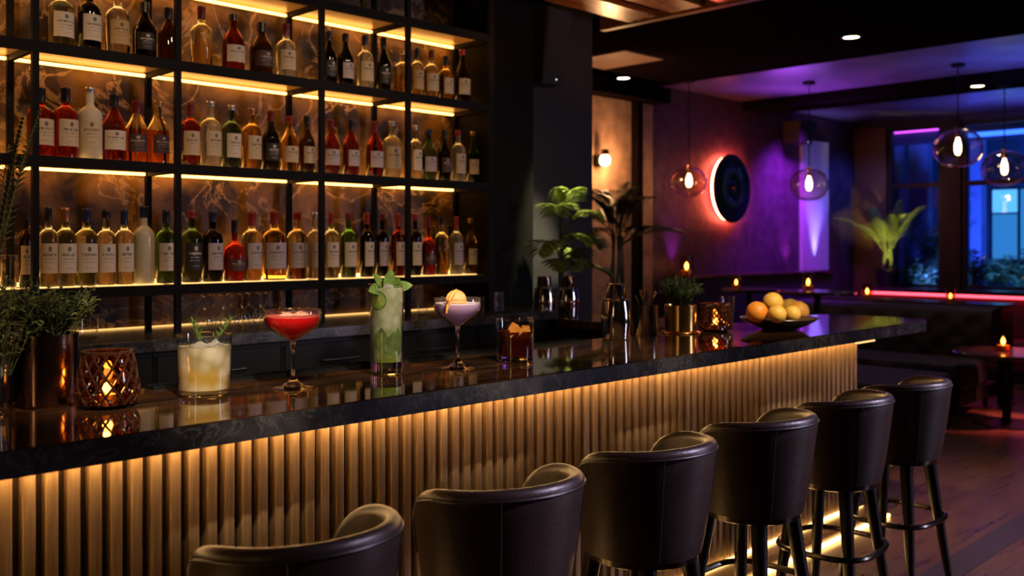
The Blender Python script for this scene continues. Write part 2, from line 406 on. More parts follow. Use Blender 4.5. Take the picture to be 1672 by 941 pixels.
# walls
XB = 4.44
struct(MB().box(-2.6, 3.98, 4.36, 4.5, 0, H1+.25).build('wall_back', M['backmarble'], smooth=0), 'bronze marble wall behind the bottle shelves', 'wall')
struct(MB().box(XB, 5.22, 4.45, 5.70, 0, H1+.25).build('wall_column', M['plaster'], smooth=0, bevel=.004), 'charcoal plaster column at the end of the shelves', 'wall')
struct(MB().box(3.981, 4.48, 4.33, 4.5, 0, H1).build('trim_1', M['black'], smooth=0), 'black trim between shelves and column', 'trim')
struct(MB().box(5.22, 7.60, 5.70, 5.9, 0, H1+.1).build('wall_alcove', M['tanwall'], smooth=0), 'tan plaster wall behind the sconce', 'wall')
struct(MB().box(7.60, 12.2, 5.70, 5.9, 0, H1+.1).build('wall_left', M['purplewall'], smooth=0), 'textured wall washed in purple light', 'wall')
struct(MB().box(10.52, 11.18, 5.66, 5.70, 0, 2.75).build('trim_2', M['panelblue'], smooth=0), 'pale wall panel with a blue uplight', 'trim')
struct(MB().box(5.22, 7.62, 5.5, 5.70, 2.86, 3.0).build('trim_3', M['darkceil'], smooth=0), 'dark beam above the tan wall', 'trim')
struct(MB().box(7.26, 7.34, 5.62, 5.70, 0, 2.86).build('trim_4', M['darkceil'], smooth=0), 'dark post on the tan wall', 'trim')
struct(MB().box(-2.7, -2.6, -3.1, 4.5, 0, H1+.25).build('wall_right', M['darkwall'], smooth=0))
struct(MB().box(-2.6, 12.2, -3.2, -3.1, 0, H1+.25).build('wall_front', M['darkwall'], smooth=0))
# window wall at x = 12
W0 = 12.0
wm = MB(); wm.box(W0, W0+.2, -3.1, 5.7, 0, .92); wm.box(W0, W0+.2, -3.1, 5.7, 2.98, H1+.1); wm.box(W0, W0+.2, -3.1, 1.6, .92, 2.98)
struct(wm.build('wall_window', M['darkwall'], smooth=0), 'dark wall below the windows', 'wall')
struct(MB().box(W0-.06, W0+.2, 5.27, 5.7, 0, 2.98).build('trim_5', M['browntrim'], smooth=0), 'dark brown pilaster beside the window', 'trim')
def window(k, y0, y1):
    w = MB(); b = .05
    w.box(W0, W0+.08, y0, y0+b, .92, 2.98); w.box(W0, W0+.08, y1-b, y1, .92, 2.98); w.box(W0, W0+.08, y0+b, y1-b, .92, .98)
    w.box(W0, W0+.08, y0+b, y1-b, 2.92, 2.98); w.box(W0+.01, W0+.07, y0+b, y1-b, 2.19, 2.25)
    o = struct(w.build('window_%d' % k, M['winframe'], smooth=0), ['tall black framed window behind the yellow lit palm', 'tall black framed window facing the blue lit building', 'tall black framed window nearest the plank floor corner'][k-1], 'window')
    MB().box(W0+.03, W0+.04, y0+b, y1-b, .98, 2.92).build('pane', M['winglass'], o, smooth=0)
    return o
window(1, 4.58, 5.27); window(2, 3.0, 4.36); window(3, 1.6, 2.9)
struct(MB().box(W0-.04, W0+.14, 4.36, 4.58, 0, 2.98).build('trim_6', M['winframe'], smooth=0), 'black post between the windows', 'trim')
struct(MB().box(W0-.02, W0+.12, 2.9, 3.0, .92, 2.98).build('trim_7', M['winframe'], smooth=0))
# ceilings
cm = MB(); cm.box(5.36, 7.66, -3.1, 5.7, H1, H1+.1); cm.box(-2.6, 5.36, -3.1, 1.2, H1, H1+.1)
struct(cm.build('ceiling', M['darkceil'], smooth=0), 'dark painted ceiling', 'ceiling')
struct(MB().box(7.66, 12.2, -3.1, 5.7, H1+.02, H1+.12).build('ceiling_lounge', M['glossceil'], smooth=0), 'lacquered lounge ceiling reflecting purple light', 'ceiling')
struct(MB().box(9.25, 9.75, -3.1, 5.7, 2.97, H1+.02).build('ceiling_soffit', M['darkceil'], smooth=0), 'dark soffit crossing the lounge ceiling', 'ceiling')
# plank ceiling over the bar : recess with boards
rm = MB(); rm.box(-2.6, 5.36, 1.2, 4.5, H1+.16, H1+.24)
struct(rm.build('ceiling_recess', M['darkceil'], smooth=0))
struct(MB().box(5.30, 5.36, 1.2, 4.45, H1-.012, H1+.16).build('trim_8', M['browntrim'], smooth=0), 'wooden edge of the plank ceiling', 'trim')
y = 1.3
while y < 4.3:
    o = MB().box(-2.6, 5.30, y, y+.25, H1, H1+.04).build('ceiling_plank', M['ceilwood'], smooth=0)
    struct(o, 'brown plank of the slatted ceiling over the bar', 'ceiling'); o['group'] = 'ceiling planks over the bar'
    y += .375
# square panel in the dark ceiling
cp = MB(); cp.box(6.0, 6.52, 4.78, 5.42, H1-.012, H1-.002)
struct(cp.build('ceiling_panel', pbr('ceiling_panel_paint', (.22,.13,.08), .4), smooth=0), 'pale square panel in the dark ceiling near the sconce', 'ceiling')

# ------------------------------------------------------------------ bar counter
CT = 1.05; YF = 2.21; YB = 2.87; XE = 5.66
def bar():
    # worktop with rounded far corners
    pts = [(-1.6, YF), ]
    r = .14
    for k in range(9): a = -PI/2 + PI/2 * k/8; pts.append((XE - r + r*math.cos(a), YF + r + r*math.sin(a)))
    r2 = .2
    for k in range(9): a = PI/2 * k/8; pts.append((XE - r2 + r2*math.cos(a), YB - r2 + r2*math.sin(a)))
    pts.append((-1.6, YB))
    n = len(pts); top = MB()
    top.add([(x, y_, CT) for x, y_ in pts], [tuple(range(n))])
    t = thing('bar_countertop', 'long polished brown marble bar worktop with a rounded far end', 'countertop')
    e = .004
    slab = MB(); slab.add([(x, y_, CT - .062) for x, y_ in pts] + [(x, y_, CT - e) for x, y_ in pts], [tuple(range(n-1, -1, -1)), tuple(range(n, 2*n))] + [(k, (k+1) % n, n + (k+1) % n, n + k) for k in range(n)])
    slab.build('marble_edge', M['topedge'], t, smooth=50)
    tp = MB(); tp.add([(x, y_, CT - e) for x, y_ in pts] + [(x, y_, CT) for x, y_ in pts], [tuple(range(n-1, -1, -1)), tuple(range(n, 2*n))] + [(k, (k+1) % n, n + (k+1) % n, n + k) for k in range(n)])
    tp.build('polished_top', M['top'], t, smooth=50, bevel=.0015)
    # front
    b = thing('bar_counter', 'slatted oak bar front with warm light strips under the counter', 'bar')
    XR = 5.105; YS = 2.41
    MB().box(-1.55, XR-.002, YS+.012, YB-.06, .0, CT-.0625).build('carcass', M['backing'], b, smooth=0)
    sl = MB(); x = -1.5; pitch = .0515
    prof = [(-.0148, .012), (-.0148, -.014), (-.0125, -.018), (0, -.020), (.0125, -.018), (.0148, -.014), (.0148, .012)]
    while x < XR - .018:
        vs = [(x + a, YS + c, .03) for a, c in prof] + [(x + a, YS + c, CT-.0626) for a, c in prof]
        m = len(prof)
        sl.add(vs, [(k, (k+1) % m, m + (k+1) % m, m + k) for k in range(m)] + [tuple(range(m, 2*m)), tuple(range(m-1, -1, -1))])
        x += pitch
    sl.build('slat_panel', M['slat'], b, smooth=35)
    MB().box(-1.5, 5.3, YS-.05, YS-.034, CT-.070, CT-.0628).build('counter_light_strip', M['ledbar'], b, smooth=0)
    MB().box(4.74, 4.94, 2.238, 2.254, CT-.078, CT-.0625).build('end_light_strip', M['ledend'], b, smooth=0)
    MB().box(-1.5, XR, YS-.03, YS-.018, .041, .053).build('base_light_strip', M['ledfloor'], b, smooth=0)
    MB().box(-1.5, XR+.02, 2.245, YS+.01, .0, .04).build('plinth', M['plinth'], b, smooth=0)
    MB().box(-1.5, XR+.0, 2.228, 2.2445, .004, .018).build('floor_light_strip', M['ledfloor'], b, smooth=0)
    # dark drip mat along the back edge
    mt = MB(); x0, x1 = 1.25, 3.25
    mt.box(x0, x1, YB-.062, YB-.002, CT, CT+.004)
    mt.box(x0, x1, YB-.062, YB-.057, CT+.004, CT+.010); mt.box(x0, x1, YB-.007, YB-.002, CT+.004, CT+.010)
    x = x0
    while x < x1 - .005:
        mt.box(x, x+.005, YB-.057, YB-.007, CT+.004, CT+.009); x += .0165
    tag(mt.build('bar_mat', M['rubber'], smooth=0), 'narrow black ribbed bar mat along the counter back edge', 'mat')
bar()
# return counter closing the aisle
rc = thing('service_counter', 'dark service counter closing the aisle below the steel shakers', 'counter')
MB().box(4.12, 4.62, YB+.005, 4.04, CT-.05, CT).build('worktop', M['top'], rc, smooth=0, bevel=.003)
MB().box(4.15, 4.60, YB+.02, 4.03, 0, CT-.0505).build('body', M['cab'], rc, smooth=0)
for k in range(2):
    d = MB().box(4.13, 4.149, YB+.04+.55*k, YB+.57+.55*k, .08, CT-.08).build('door', M['cab'], rc, smooth=0, bevel=.003)
    MB().tube([(4.118, YB+.10+.55*k, .84), (4.118, YB+.50+.55*k, .84)], .007).build('handle', M['handle'], d)

# back counter with cabinets
BT = 1.10
tag(MB().box(-1.6, 4.11, 3.78, 4.355, BT-.05, BT).build('back_worktop', M['topedge'], smooth=0, bevel=.003), 'grey veined marble worktop under the bottle shelves', 'countertop')
cx = -.7; cab0 = None; k = 0
while cx < 4.0:
    lab = 'black back bar cabinet with a steel handle, %s from the service counter' % ['eighth', 'seventh', 'sixth', 'fifth', 'fourth', 'third', 'second', 'first'][k]
    if cab0 is None:
        cab0 = thing('bar_cabinet', lab, 'cabinet', (cx, 3.82, 0), group='cabinets behind the bar')
        MB().box(0, .596, 0, .53, .0, BT-.0505).build('body', M['cab'], cab0, smooth=0)
        dr = MB().box(.012, .584, -.02, -.001, BT-.24, BT-.075).build('drawer', M['cab'], cab0, smooth=0, bevel=.003)
        MB().tube([(.2,-.022,BT-.155), (.2,-.04,BT-.155), (.4,-.04,BT-.155), (.4,-.022,BT-.155)], .006).build('handle', M['handle'], dr)
        dd = MB().box(.012, .584, -.02, -.001, .1, BT-.255).build('door', M['cab'], cab0, smooth=0, bevel=.003)
        MB().tube([(.53,-.022,.75), (.53,-.04,.75), (.53,-.04,.62), (.53,-.022,.62)], .006).build('handle', M['handle'], dd)
    else: dup(cab0, (cx, 3.82, 0), 0, lab)
    cx += .6; k += 1

# ------------------------------------------------------------------ shelving
SY = 4.0; SB = 4.30                        # front and back of the shelves
SH = [1.312, 1.843, 2.297, 2.70]           # top surfaces
POST = [.70] + [onY(p, SY)[0] for p in (57, 290, 525, 666, 799)]
def shelving():
    t = thing('bottle_shelving', 'black metal back bar shelving with glowing amber light strips', 'shelving')
    x0, x1 = -.2, POST[-1]
    g = .012
    for x in POST:
        MB().box(x-.0125, x+.0125, SY-.0125, SY+.0125, BT, H1).build('front_post', M['black'], t, smooth=0)
        MB().box(x-.0125, x+.0125, SB-.0125, SB+.0125, BT, H1).build('rear_post', M['black'], t, smooth=0)
    for z in SH:
        fr = MB().box(x0, x1+.0125, SY-.014, SY+.010, z-.042, z+.001).build('shelf_rail', M['black'], t, smooth=0)
        MB().box(x0, x1, SY+.0105, SB+.02, z-.014, z).build('shelf_board', M['shelfwood'], t, smooth=0)
        for x in POST: MB().box(x-.010, x+.010, SY+.0105, SB-.0125, z-.040, z-.0145).build('bracket', M['black'], t, smooth=0)
        xs = [x0] + POST
        for a, b in zip(xs[:-1], xs[1:]):
            if z > 1.5: MB().box(a+.016, b-.016, SB-.004, SB+.012, z-.036, z-.024).build('light_strip', M['led'], t, smooth=0)
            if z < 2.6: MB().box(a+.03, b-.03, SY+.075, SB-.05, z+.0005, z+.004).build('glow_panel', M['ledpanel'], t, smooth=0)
            if z < 2.6: MB().box(a+.03, b-.03, SB+.005, SB+.014, z+.0005, z+.016).build('foot_light_strip', M['ledbase'], t, smooth=0)
    MB().box(x0, x1, SB+.040, SB+.050, BT+.001, BT+.008).build('worktop_light_strip', M['ledlow'], t, smooth=0)
    MB().box(x1+.0127, x1+.04, SY, SB+.03, BT, H1).build('end_panel', M['black'], t, smooth=0)
shelving()

# ------------------------------------------------------------------ bottles
LIQ = {
 'clear': bottle_glass('glass_clear', (.97,.93,.80)), 'gin': bottle_glass('glass_gin', (.80,.86,.62)),
 'pale': bottle_glass('glass_pale', (.97,.88,.60), milky=.12), 'milky': bottle_glass('glass_milky', (.93,.84,.64), milky=.55),
 'amber': bottle_glass('glass_amber', (.95,.50,.10)), 'amberlow': bottle_glass('glass_amber_low', (.82,.22,.03), (.97,.85,.6), .15),
 'goldlow': bottle_glass('glass_gold_low', (.95,.66,.25), (.97,.92,.8), .12), 'red': bottle_glass('glass_red', (.38,.03,.010)),
 'darkred': bottle_glass('glass_dark_red', (.30,.025,.012)), 'brown': bottle_glass('glass_brown', (.10,.035,.012)),
 'black': bottle_glass('glass_black', (.02,.016,.014)), 'green': bottle_glass('glass_green', (.16,.42,.07)),
 'teal': bottle_glass('glass_dark_green', (.12,.22,.08)), 'greenlow': bottle_glass('glass_green_low', (.35,.45,.10), (.95,.92,.75), .11),
 'navy': bottle_glass('glass_navy', (.012,.012,.025)),
}
LABM = {
 'cream': label_mat('label_cream', (.56,.42,.26), (.07,.04,.03)), 'white': label_mat('label_white', (.64,.53,.40), (.05,.045,.05)),
 'lilac': label_mat('label_lilac', (.45,.36,.36), (.06,.05,.06)), 'dark': label_mat('label_dark', (.05,.018,.015), (.5,.38,.3)),
 'print': label_mat('label_print', (.015,.012,.012), (.65,.55,.45)), 'gold': label_mat('label_gold', (.50,.32,.13), (.04,.03,.02)),
}
CAPM = {
 'black': pbr('cap_black', (.012,.011,.011), .3), 'red': pbr('cap_red', (.24,.02,.012), .35), 'silver': pbr('cap_silver', (.55,.52,.5), .3, .9),
 'copper': pbr('cap_copper', (.50,.20,.07), .35, .7), 'wine': pbr('cap_wine', (.14,.012,.015), .35), 'gold': pbr('cap_gold', (.6,.38,.12), .3, .9), 'navy': pbr('cap_navy', (.015,.02,.06), .3),
}
def bottle_profile(R, h, kind):
    if kind == 'tall':   P = [(.0,.012),(.55,.012),(.9,.0),(1,.02),(1,.60),(.97,.645),(.86,.685),(.62,.72),(.40,.745),(.33,.775),(.32,.985),(.36,.985),(.36,1.0),(0,1.0)]
    elif kind == 'slope': P = [(.0,.012),(.55,.012),(.9,.0),(1,.02),(1,.50),(.95,.56),(.82,.62),(.6,.69),(.42,.755),(.34,.81),(.32,.985),(.36,.985),(.36,1.0),(0,1.0)]
    elif kind == 'squat': P = [(.0,.015),(.6,.015),(.9,.0),(1,.03),(1,.42),(.97,.49),(.86,.55),(.62,.60),(.34,.635),(.26,.68),(.25,.985),(.31,.985),(.31,1.0),(0,1.0)]
    else:                 P = [(.0,.015),(.6,.015),(.92,.0),(1,.02),(1,.55),(.98,.60),(.86,.655),(.6,.70),(.38,.725),(.33,.74),(.37,.75),(.37,.785),(.31,.795),(.30,.985),(.36,.985),(.36,1.0),(0,1.0)]
    return [(r*R, z*h) for r, z in P]
BCACHE = {}
def make_bottle(px, ytop, wpx, kind, liq, lab, cap, shelf, words, group, yo=0.0):
    Y = 4.125 + yo
    X, t = onY(px, Y); zb = SH[shelf] + .0042
    h = zat(ytop, t) - zb
    R = wpx * .5 / F * t
    root = thing('bottle', words, 'bottle', (X, Y, zb), 0, group)
    MB().lathe(bottle_profile(R, h, kind), 28).build('glass_body', LIQ[liq], root)
    nk = {'tall': .33, 'slope': .34, 'squat': .26, 'shoulder': .33}[kind] * R
    c0 = random.choice((.80, .83, .86, .9)) if cap in ('black', 'red', 'wine', 'copper', 'navy') else .93
    if kind == 'squat': c0 = .8
    cr = nk * 1.14
    MB().lathe([(0, c0*h), (cr, c0*h), (cr, .965*h), (cr*1.06, .97*h), (cr*1.06, 1.004*h), (cr*.95, 1.012*h), (0, 1.012*h)], 20).build('cap', CAPM[cap], root)
    if lab:
        top = {'tall': .55, 'slope': .46, 'squat': .36, 'shoulder': .52}[kind] * h
        bot = .17 * h
        half = math.radians(random.uniform(52, 62)); ac = -PI/2 + math.radians(random.uniform(-14, 10))
        lb = MB(); lb.uv = []; n = 12
        for k in range(n + 1):
            a = ac - half + 2*half*k/n; RR = R * 1.012 + .0004
            for z, v in ((bot, 0), (top, 1)):
                lb.v.append((RR*math.cos(a), RR*math.sin(a), z)); lb.uv.append((k/n, v))
        lb.f = [(2*k, 2*k+2, 2*k+3, 2*k+1) for k in range(n)]
        lb.build('paper_label', LABM[lab], root, recalc=False)
# px, top y, width px, shape, contents, label, cap, words
TOP = [
 (100,-26,38,'tall','gin','white','black','greenish gin bottle with white label'),
 (146,-24,36,'tall','black','white','black','black wine bottle with white label'),
 (192,-18,37,'shoulder','clear','gold','copper','clear bottle of golden spirit with faint label'),
 (236,5,37,'slope','black','print','black','black bottle with pale printed ornament'),
 (275,14,33,'slope','brown',None,'black','dark brown unlabelled bottle'),
 (329,12,34,'shoulder','goldlow',None,'wine','clear whisky bottle with red neck foil'),
 (381,25,36,'slope','darkred','white','black','dark ruby bottle with white label'),
 (427,38,38,'slope','brown','dark','black','broad brown bottle with dark label'),
 (467,40,32,'shoulder','pale','cream','wine','pale golden bottle with large cream label'),
 (537,52,25,'slope','black','print','black','black bottle with ornate printed crest'),
 (564,56,27,'slope','black','lilac','black','black bottle with lilac white label'),
 (596,59,28,'shoulder','pale','cream','black','pale bottle with cream label and ball stopper'),
 (626,62,25,'slope','black','print','black','black bottle with ornate silver print'),
 (657,84,26,'tall','goldlow',None,'gold','wide pale amber bottle partly behind the post'),
 (681,80,22,'tall','goldlow','gold','black','pale amber bottle with tan label'),
 (704,83,25,'shoulder','goldlow','cream','wine','honey coloured bottle with cream label'),
 (728,93,25,'shoulder','amber','cream','black','short amber bottle with cream label'),
 (755,82,26,'slope','brown','cream','red','brown bottle with cream label and red foil'),
]
MID = [
 (66,145,40,'tall','red','cream','black','ruby bottle with cream label behind the post'),
 (107,145,39,'tall','red','cream','black','ruby bottle with cream label and black foil'),
 (147,144,38,'tall','milky','cream','silver','milky pale bottle with silver neck'),
 (186,156,37,'slope','darkred','white','black','dark red bottle with off white label'),
 (223,166,35,'slope','amberlow','dark','wine','half full amber bottle with dark label'),
 (258,167,35,'slope','amberlow','dark','gold','half full amber bottle with gold neck'),
 (311,169,31,'tall','red','cream','wine','cherry red bottle with tan label'),
 (344,167,34,'tall','pale','cream','silver','pale yellow bottle with cream label'),
 (378,173,31,'tall','teal','white','silver','dark green bottle with white label'),
 (411,178,31,'tall','amber','cream','copper','amber bottle with cream label'),
 (442,182,29,'slope','black','print','wine','black bottle with oval gold crest'),
 (473,191,29,'slope','amber','cream','red','orange amber bottle with red foil'),
 (501,190,26,'slope','brown','cream','black','brown bottle with cream shield label'),
 (541,197,27,'slope','darkred','lilac','wine','dark ruby bottle with lilac label'),
 (573,197,27,'slope','darkred','lilac','black','dark ruby bottle with black foil'),
 (612,199,28,'slope','red','lilac','wine','orange red bottle with lilac label'),
 (640,199,29,'tall','pale','cream','silver','pale yellow bottle with silver neck'),
 (678,206,22,'tall','clear','white','silver','clear bottle with bright white label'),
 (700,212,25,'slope','teal','lilac','navy','brownish green bottle with blue foil'),
 (725,213,23,'slope','black','dark','black','black bottle with dim dark label'),
 (748,214,25,'tall','pale','cream','red','pale green gold bottle with red cap'),
 (772,216,21,'slope','green','cream','gold','green bottle with cream label and gold cap'),
]
BOT = [
 (43,346,21,'tall','brown','gold','black','brown bottle with gold band label'),
 (79,340,29,'tall','clear','cream','black','clear bottle with cream label beside the post'),
 (107,341,34,'tall','gin','white','copper','faintly green bottle with copper cap'),
 (141,342,35,'tall','greenlow','white','navy','clear bottle with green liqueur at its foot'),
 (173,344,30,'tall','clear','white','black','clear bottle with round emblem label'),
 (203,343,30,'tall','clear','white','navy','slim clear bottle with blue black cap'),
 (235,338,34,'tall','milky',None,'navy','tall milky cream bottle'),
 (271,344,31,'tall','green','white','black','bright green bottle with white label'),
 (313,345,32,'tall','teal','print','red','black green bottle with small lower label'),
 (347,346,33,'tall','navy','lilac','navy','blue black wine bottle with beige label'),
 (383,360,36,'squat','red','dark','black','squat red decanter bottle'),
 (411,347,32,'tall','goldlow','lilac','red','clear gold bottle with pink beige label'),
 (448,347,38,'tall','amber','lilac','red','wide light amber bottle with lilac label'),
 (485,348,33,'tall','amberlow','lilac','red','clear bottle half full of orange liqueur'),
 (514,348,25,'tall','pale','cream','silver','pale straw bottle with cream label'),
 (541,348,25,'tall','gin','white','red','pale green bottle with red cap'),
 (569,349,26,'tall','green','white','wine','leaf green bottle with white label'),
 (599,349,23,'tall','black','white','red','black green wine bottle with red foil'),
 (624,350,21,'tall','black','lilac','wine','black wine bottle with dusky label'),
 (650,350,23,'tall','darkred','cream','red','dark red wine bottle with cream label'),
 (678,351,21,'tall','navy','white','red','navy bottle with white label'),
 (700,353,23,'squat','red','dark','wine','round red brown bottle'),
 (721,354,23,'shoulder','goldlow',None,'black','clear round shouldered bottle without label'),
 (745,355,23,'tall','pale','lilac','red','pale yellow bottle with narrow lilac label'),
 (768,358,22,'slope','amber','cream','gold','gold bottle with cream label beside shelf end'),
]
ORD = ['first','second','third','fourth','fifth','sixth','seventh']
def bay_of(px):
    for k, p in enumerate((57, 290, 525, 666)):
        if px < p: return k
    return 4
for rows, sh, nm in ((TOP, 2, 'top'), (MID, 1, 'middle'), (BOT, 0, 'bottom')):
    cnt = {}
    for r in rows:
        b = bay_of(r[0]); cnt[b] = cnt.get(b, 0) + 1
        bay = ['fifth bay', 'fourth bay', 'third bay', 'second bay', 'first bay'][b]
        w = '%s, %s shelf, %s of %s from column' % (r[7], nm, ORD[cnt[b]-1], bay)
        make_bottle(r[0], r[1], r[2], r[3], r[4], r[5], r[6], sh, w, 'bottles on the %s back bar shelf' % nm)

# ------------------------------------------------------------------ bar stools
def make_stool(label):
    t = thing('bar_stool', label, 'bar stool', group='bar stools along the counter')
    zb, zt = .565, .905
    def shell_ring(phi, zr):
        so, co = math.sin(phi), -math.cos(phi)
        pts = []
        def P(rad, z): return (rad*so, rad*co, z)
        def ro(z): u = max(0, (z - zb)/(zt - zb)); return .184 + .050*u**.8
        th = .042
        for k in range(7):
            z = zb + (zr - .022 - zb)*k/6; pts.append(P(ro(z), z))
        R0 = ro(zr - .022)
        for k in range(1, 7):
            a = PI*k/7; pts.append(P(R0 - th/2 + th/2*math.cos(a), zr - .022 + .022*math.sin(a)))
        for k in range(7):
            z = zr - .022 - (zr - .022 - zb)*k/6; pts.append(P(ro(z) - th, z))
        return pts
    sh = MB(); rings = []; pipe = []; n = 44; lim = math.radians(124)
    for i in range(n + 1):
        phi = -lim + 2*lim*i/n
        a = abs(phi); s0 = math.radians(66)
        u = max(0, (a - s0)/(lim - s0))
        zr = zt - .022*(1 - math.cos(min(a*1.25, PI)))*.5 - (zt - .022 - zb - .15)*(1 - math.sqrt(max(0, 1 - u**3.4)))
        rg = shell_ring(phi, zr); rings.append(rg)
        q = rg[6]; pipe.append((q[0]*1.004, q[1]*1.004, q[2] - .002))
    m = len(rings[0])
    for rg in rings: sh.v += rg
    for i in range(n):
        for k in range(m):
            k2 = (k+1) % m
            sh.f.append((i*m+k, i*m+k2, (i+1)*m+k2, (i+1)*m+k))
    sh.f.append(tuple(range(m))); sh.f.append(tuple(range(n*m + m - 1, n*m - 1, -1)))
    bk = sh.build('backrest', M['leather'], t, smooth=60)
    MB().tube(pipe, .0032, 6).build('piping', M['seam'], bk)
    for ph in (-38, 38):
        so, co = math.sin(math.radians(ph)), -math.cos(math.radians(ph))
        sm = MB(); sm.tube([( (.1845 + .050*(k/8)**.8)*so, (.1845 + .050*(k/8)**.8)*co, zb + (zt-.03-zb)*k/8) for k in range(9)], .0016, 5)
        sm.build('seam', M['seam'], bk)
    MB().lathe([(0,.572),(.125,.572),(.131,.60),(.148,.632),(.150,.65),(.138,.668),(.08,.676),(0,.678)], 32).build('seat', M['leatherlit'], t)
    MB().lathe([(0,.538),(.158,.538),(.172,.544),(.176,.5645),(.10,.5715),(0,.5715)], 32).build('base_plate', M['ring'], t)
    for sx in (-1, 1):
        for sy in (-1, 1):
            lg = MB().tube([(.108*sx, .100*sy, .545), (.150*sx, .132*sy, .25), (.184*sx, .158*sy, .012)], [.028, .022, .015], 10)
            L = lg.build('leg', M['legm'], t)
            MB().lathe([(0,0),(.013,0),(.015,.004),(.015,.02),(0,.02)], 10, (.184*sx, .158*sy, 0)).build('foot_cap', M['brass'], L)
    rp = []
    for k in range(40):
        a = 2*PI*k/40; c, s = math.cos(a), math.sin(a); p_ = 2/3.2
        rp.append((.200*math.copysign(abs(c)**p_, c), .182*math.copysign(abs(s)**p_, s), .295))
    MB().tube(rp, .0115, 8, True).build('foot_ring', M['ring'], t)
    return t
SX = [1.12, 1.725, 2.34, 2.97, 3.585, 4.175]
SL = ['dark brown leather bar stool nearest the camera, cut off by the frame',
      'dark brown leather bar stool second from the camera, beside the red coupe',
      'dark brown leather bar stool third from the camera, below the amber whisky tumbler',
      'dark brown leather bar stool fourth from the camera, below the steel shaker',
      'dark brown leather bar stool second from the far end of the bar',
      'dark brown leather bar stool standing last at the far end of the bar']
st0 = make_stool(SL[0]); st0.location = (SX[0], 1.80, 0); st0.rotation_euler = (0, 0, math.radians(2))
for k in range(1, 6): dup(st0, (SX[k], 1.80, 0), math.radians((0, -3, 2, 0, 3, -2)[k]), SL[k])

# ------------------------------------------------------------------ glasses and drinks on the counter
def wall_glass(mb, R0, R1, h, base, th=.0022, n=40):
    """tumbler wall: open above, closed by a thick base"""
    mb.lathe([(R0*.9, 0.0005), (R0, .006), (R0 + (R1-R0)*.3, h*.3), (R1, h-.001), (R1-th*.5, h), (R1-th, h-.001), (R0 + (R1-R0)*.3 - th, h*.3), (R0 - th, base)], n)
    return mb
def ice_block(c, s, rot):
    mb = MB(); mb.box(-s, s, -s, s, -s, s)
    R = Matrix.Rotation(rot[0], 3, 'X') @ Matrix.Rotation(rot[1], 3, 'Y') @ Matrix.Rotation(rot[2], 3, 'Z')
    mb.v = [tuple(R @ (Vector(v) * random.uniform(.85, 1.1)) + Vector(c)) for v in mb.v]
    return mb
def mound(r, z, hgt, c=(0,0)):
    mb = MB(); n = 18; prof = [(r, z), (r*.8, z + hgt*.35), (r*.5, z + hgt*.5), (r*.2, z + hgt*.85), (0, z + hgt)]
    mb.lathe(prof + [(0, z - .002)], n, (c[0], c[1], 0))
    mb.v = [(v[0]*random.uniform(.9,1.1), v[1]*random.uniform(.9,1.1), v[2] + random.uniform(-.002,.002)) for v in mb.v]
    return mb
def sprig(p0, p1, n, L, W):
    mb = MB(); p0 = Vector(p0); p1 = Vector(p1); d = (p1 - p0)
    mb.tube([p0, p0 + d*.5, p1], .0013, 5)
    for k in range(n):
        u = .25 + .75*k/n; a = k*2.4
        q = p0 + d*u; dd = Vector((math.cos(a), math.sin(a), .9))
        mb.leaf(q, dd, L, W, droop=0, seg=2)
    return mb
def px_counter(px, py, z=CT): x, y, t = onZ(px, py, z); return (x, y, z)

def rim(parent, r, z): MB().lathe([(r-.0016,z),(r-.0022,z+.0012),(r-.0016,z+.0024),(r+.0002,z+.0026),(r+.001,z+.0013),(r+.0002,z)], 48, close=True).build('rim', M['glsolid'], parent)
# 1 hazy yellow drink
x, y, _ = onZ(334, 645, CT)
t = thing('cocktail_tumbler', 'pale yellow cocktail with rosemary sprigs in a clear tumbler', 'cocktail', (x, y, CT), group='cocktails on the counter')
R = .0785; h = .176
wall_glass(MB(), R*.93, R, h, .02).build('glass', M['gl'], t); rim(t, R, h)
MB().lathe([(0,.0008),(R*.84,.0008),(R*.915,.006),(R*.915,.018),(0,.018)], 40).build('glass_base', M['glsolid'], t)
lq = drink('drink_yellow', [(0,(.72,.42,.06)),(.4,(.66,.40,.07)),(.62,(.48,.36,.14)),(1,(.42,.34,.2))], .14, 19, cloud=.75, cloudcol=(.92,.82,.6), trans=.15)
MB().lathe([(0,.0205),(R*.90,.0205),(R*.945,.09),(R*.96,.143),(R*.9,.1445),(0,.1445)], 40).build('drink', lq, t)
mound(.03, .144, .017, (-.022, -.02)).build('crushed_ice', M['ice'], t); mound(.028, .144, .02, (.02, -.025)).build('crushed_ice', M['ice'], t)
mound(.026, .144, .012, (.0, .03)).build('crushed_ice', M['ice'], t)
sprig((-.012,-.01,.14), (-.052,-.03,.222), 34, .024, .0046).build('rosemary_sprig', M['mint'], t)
sprig((.018,-.01,.14), (.072,-.028,.222), 34, .022, .0046).build('rosemary_sprig', M['mint'], t)

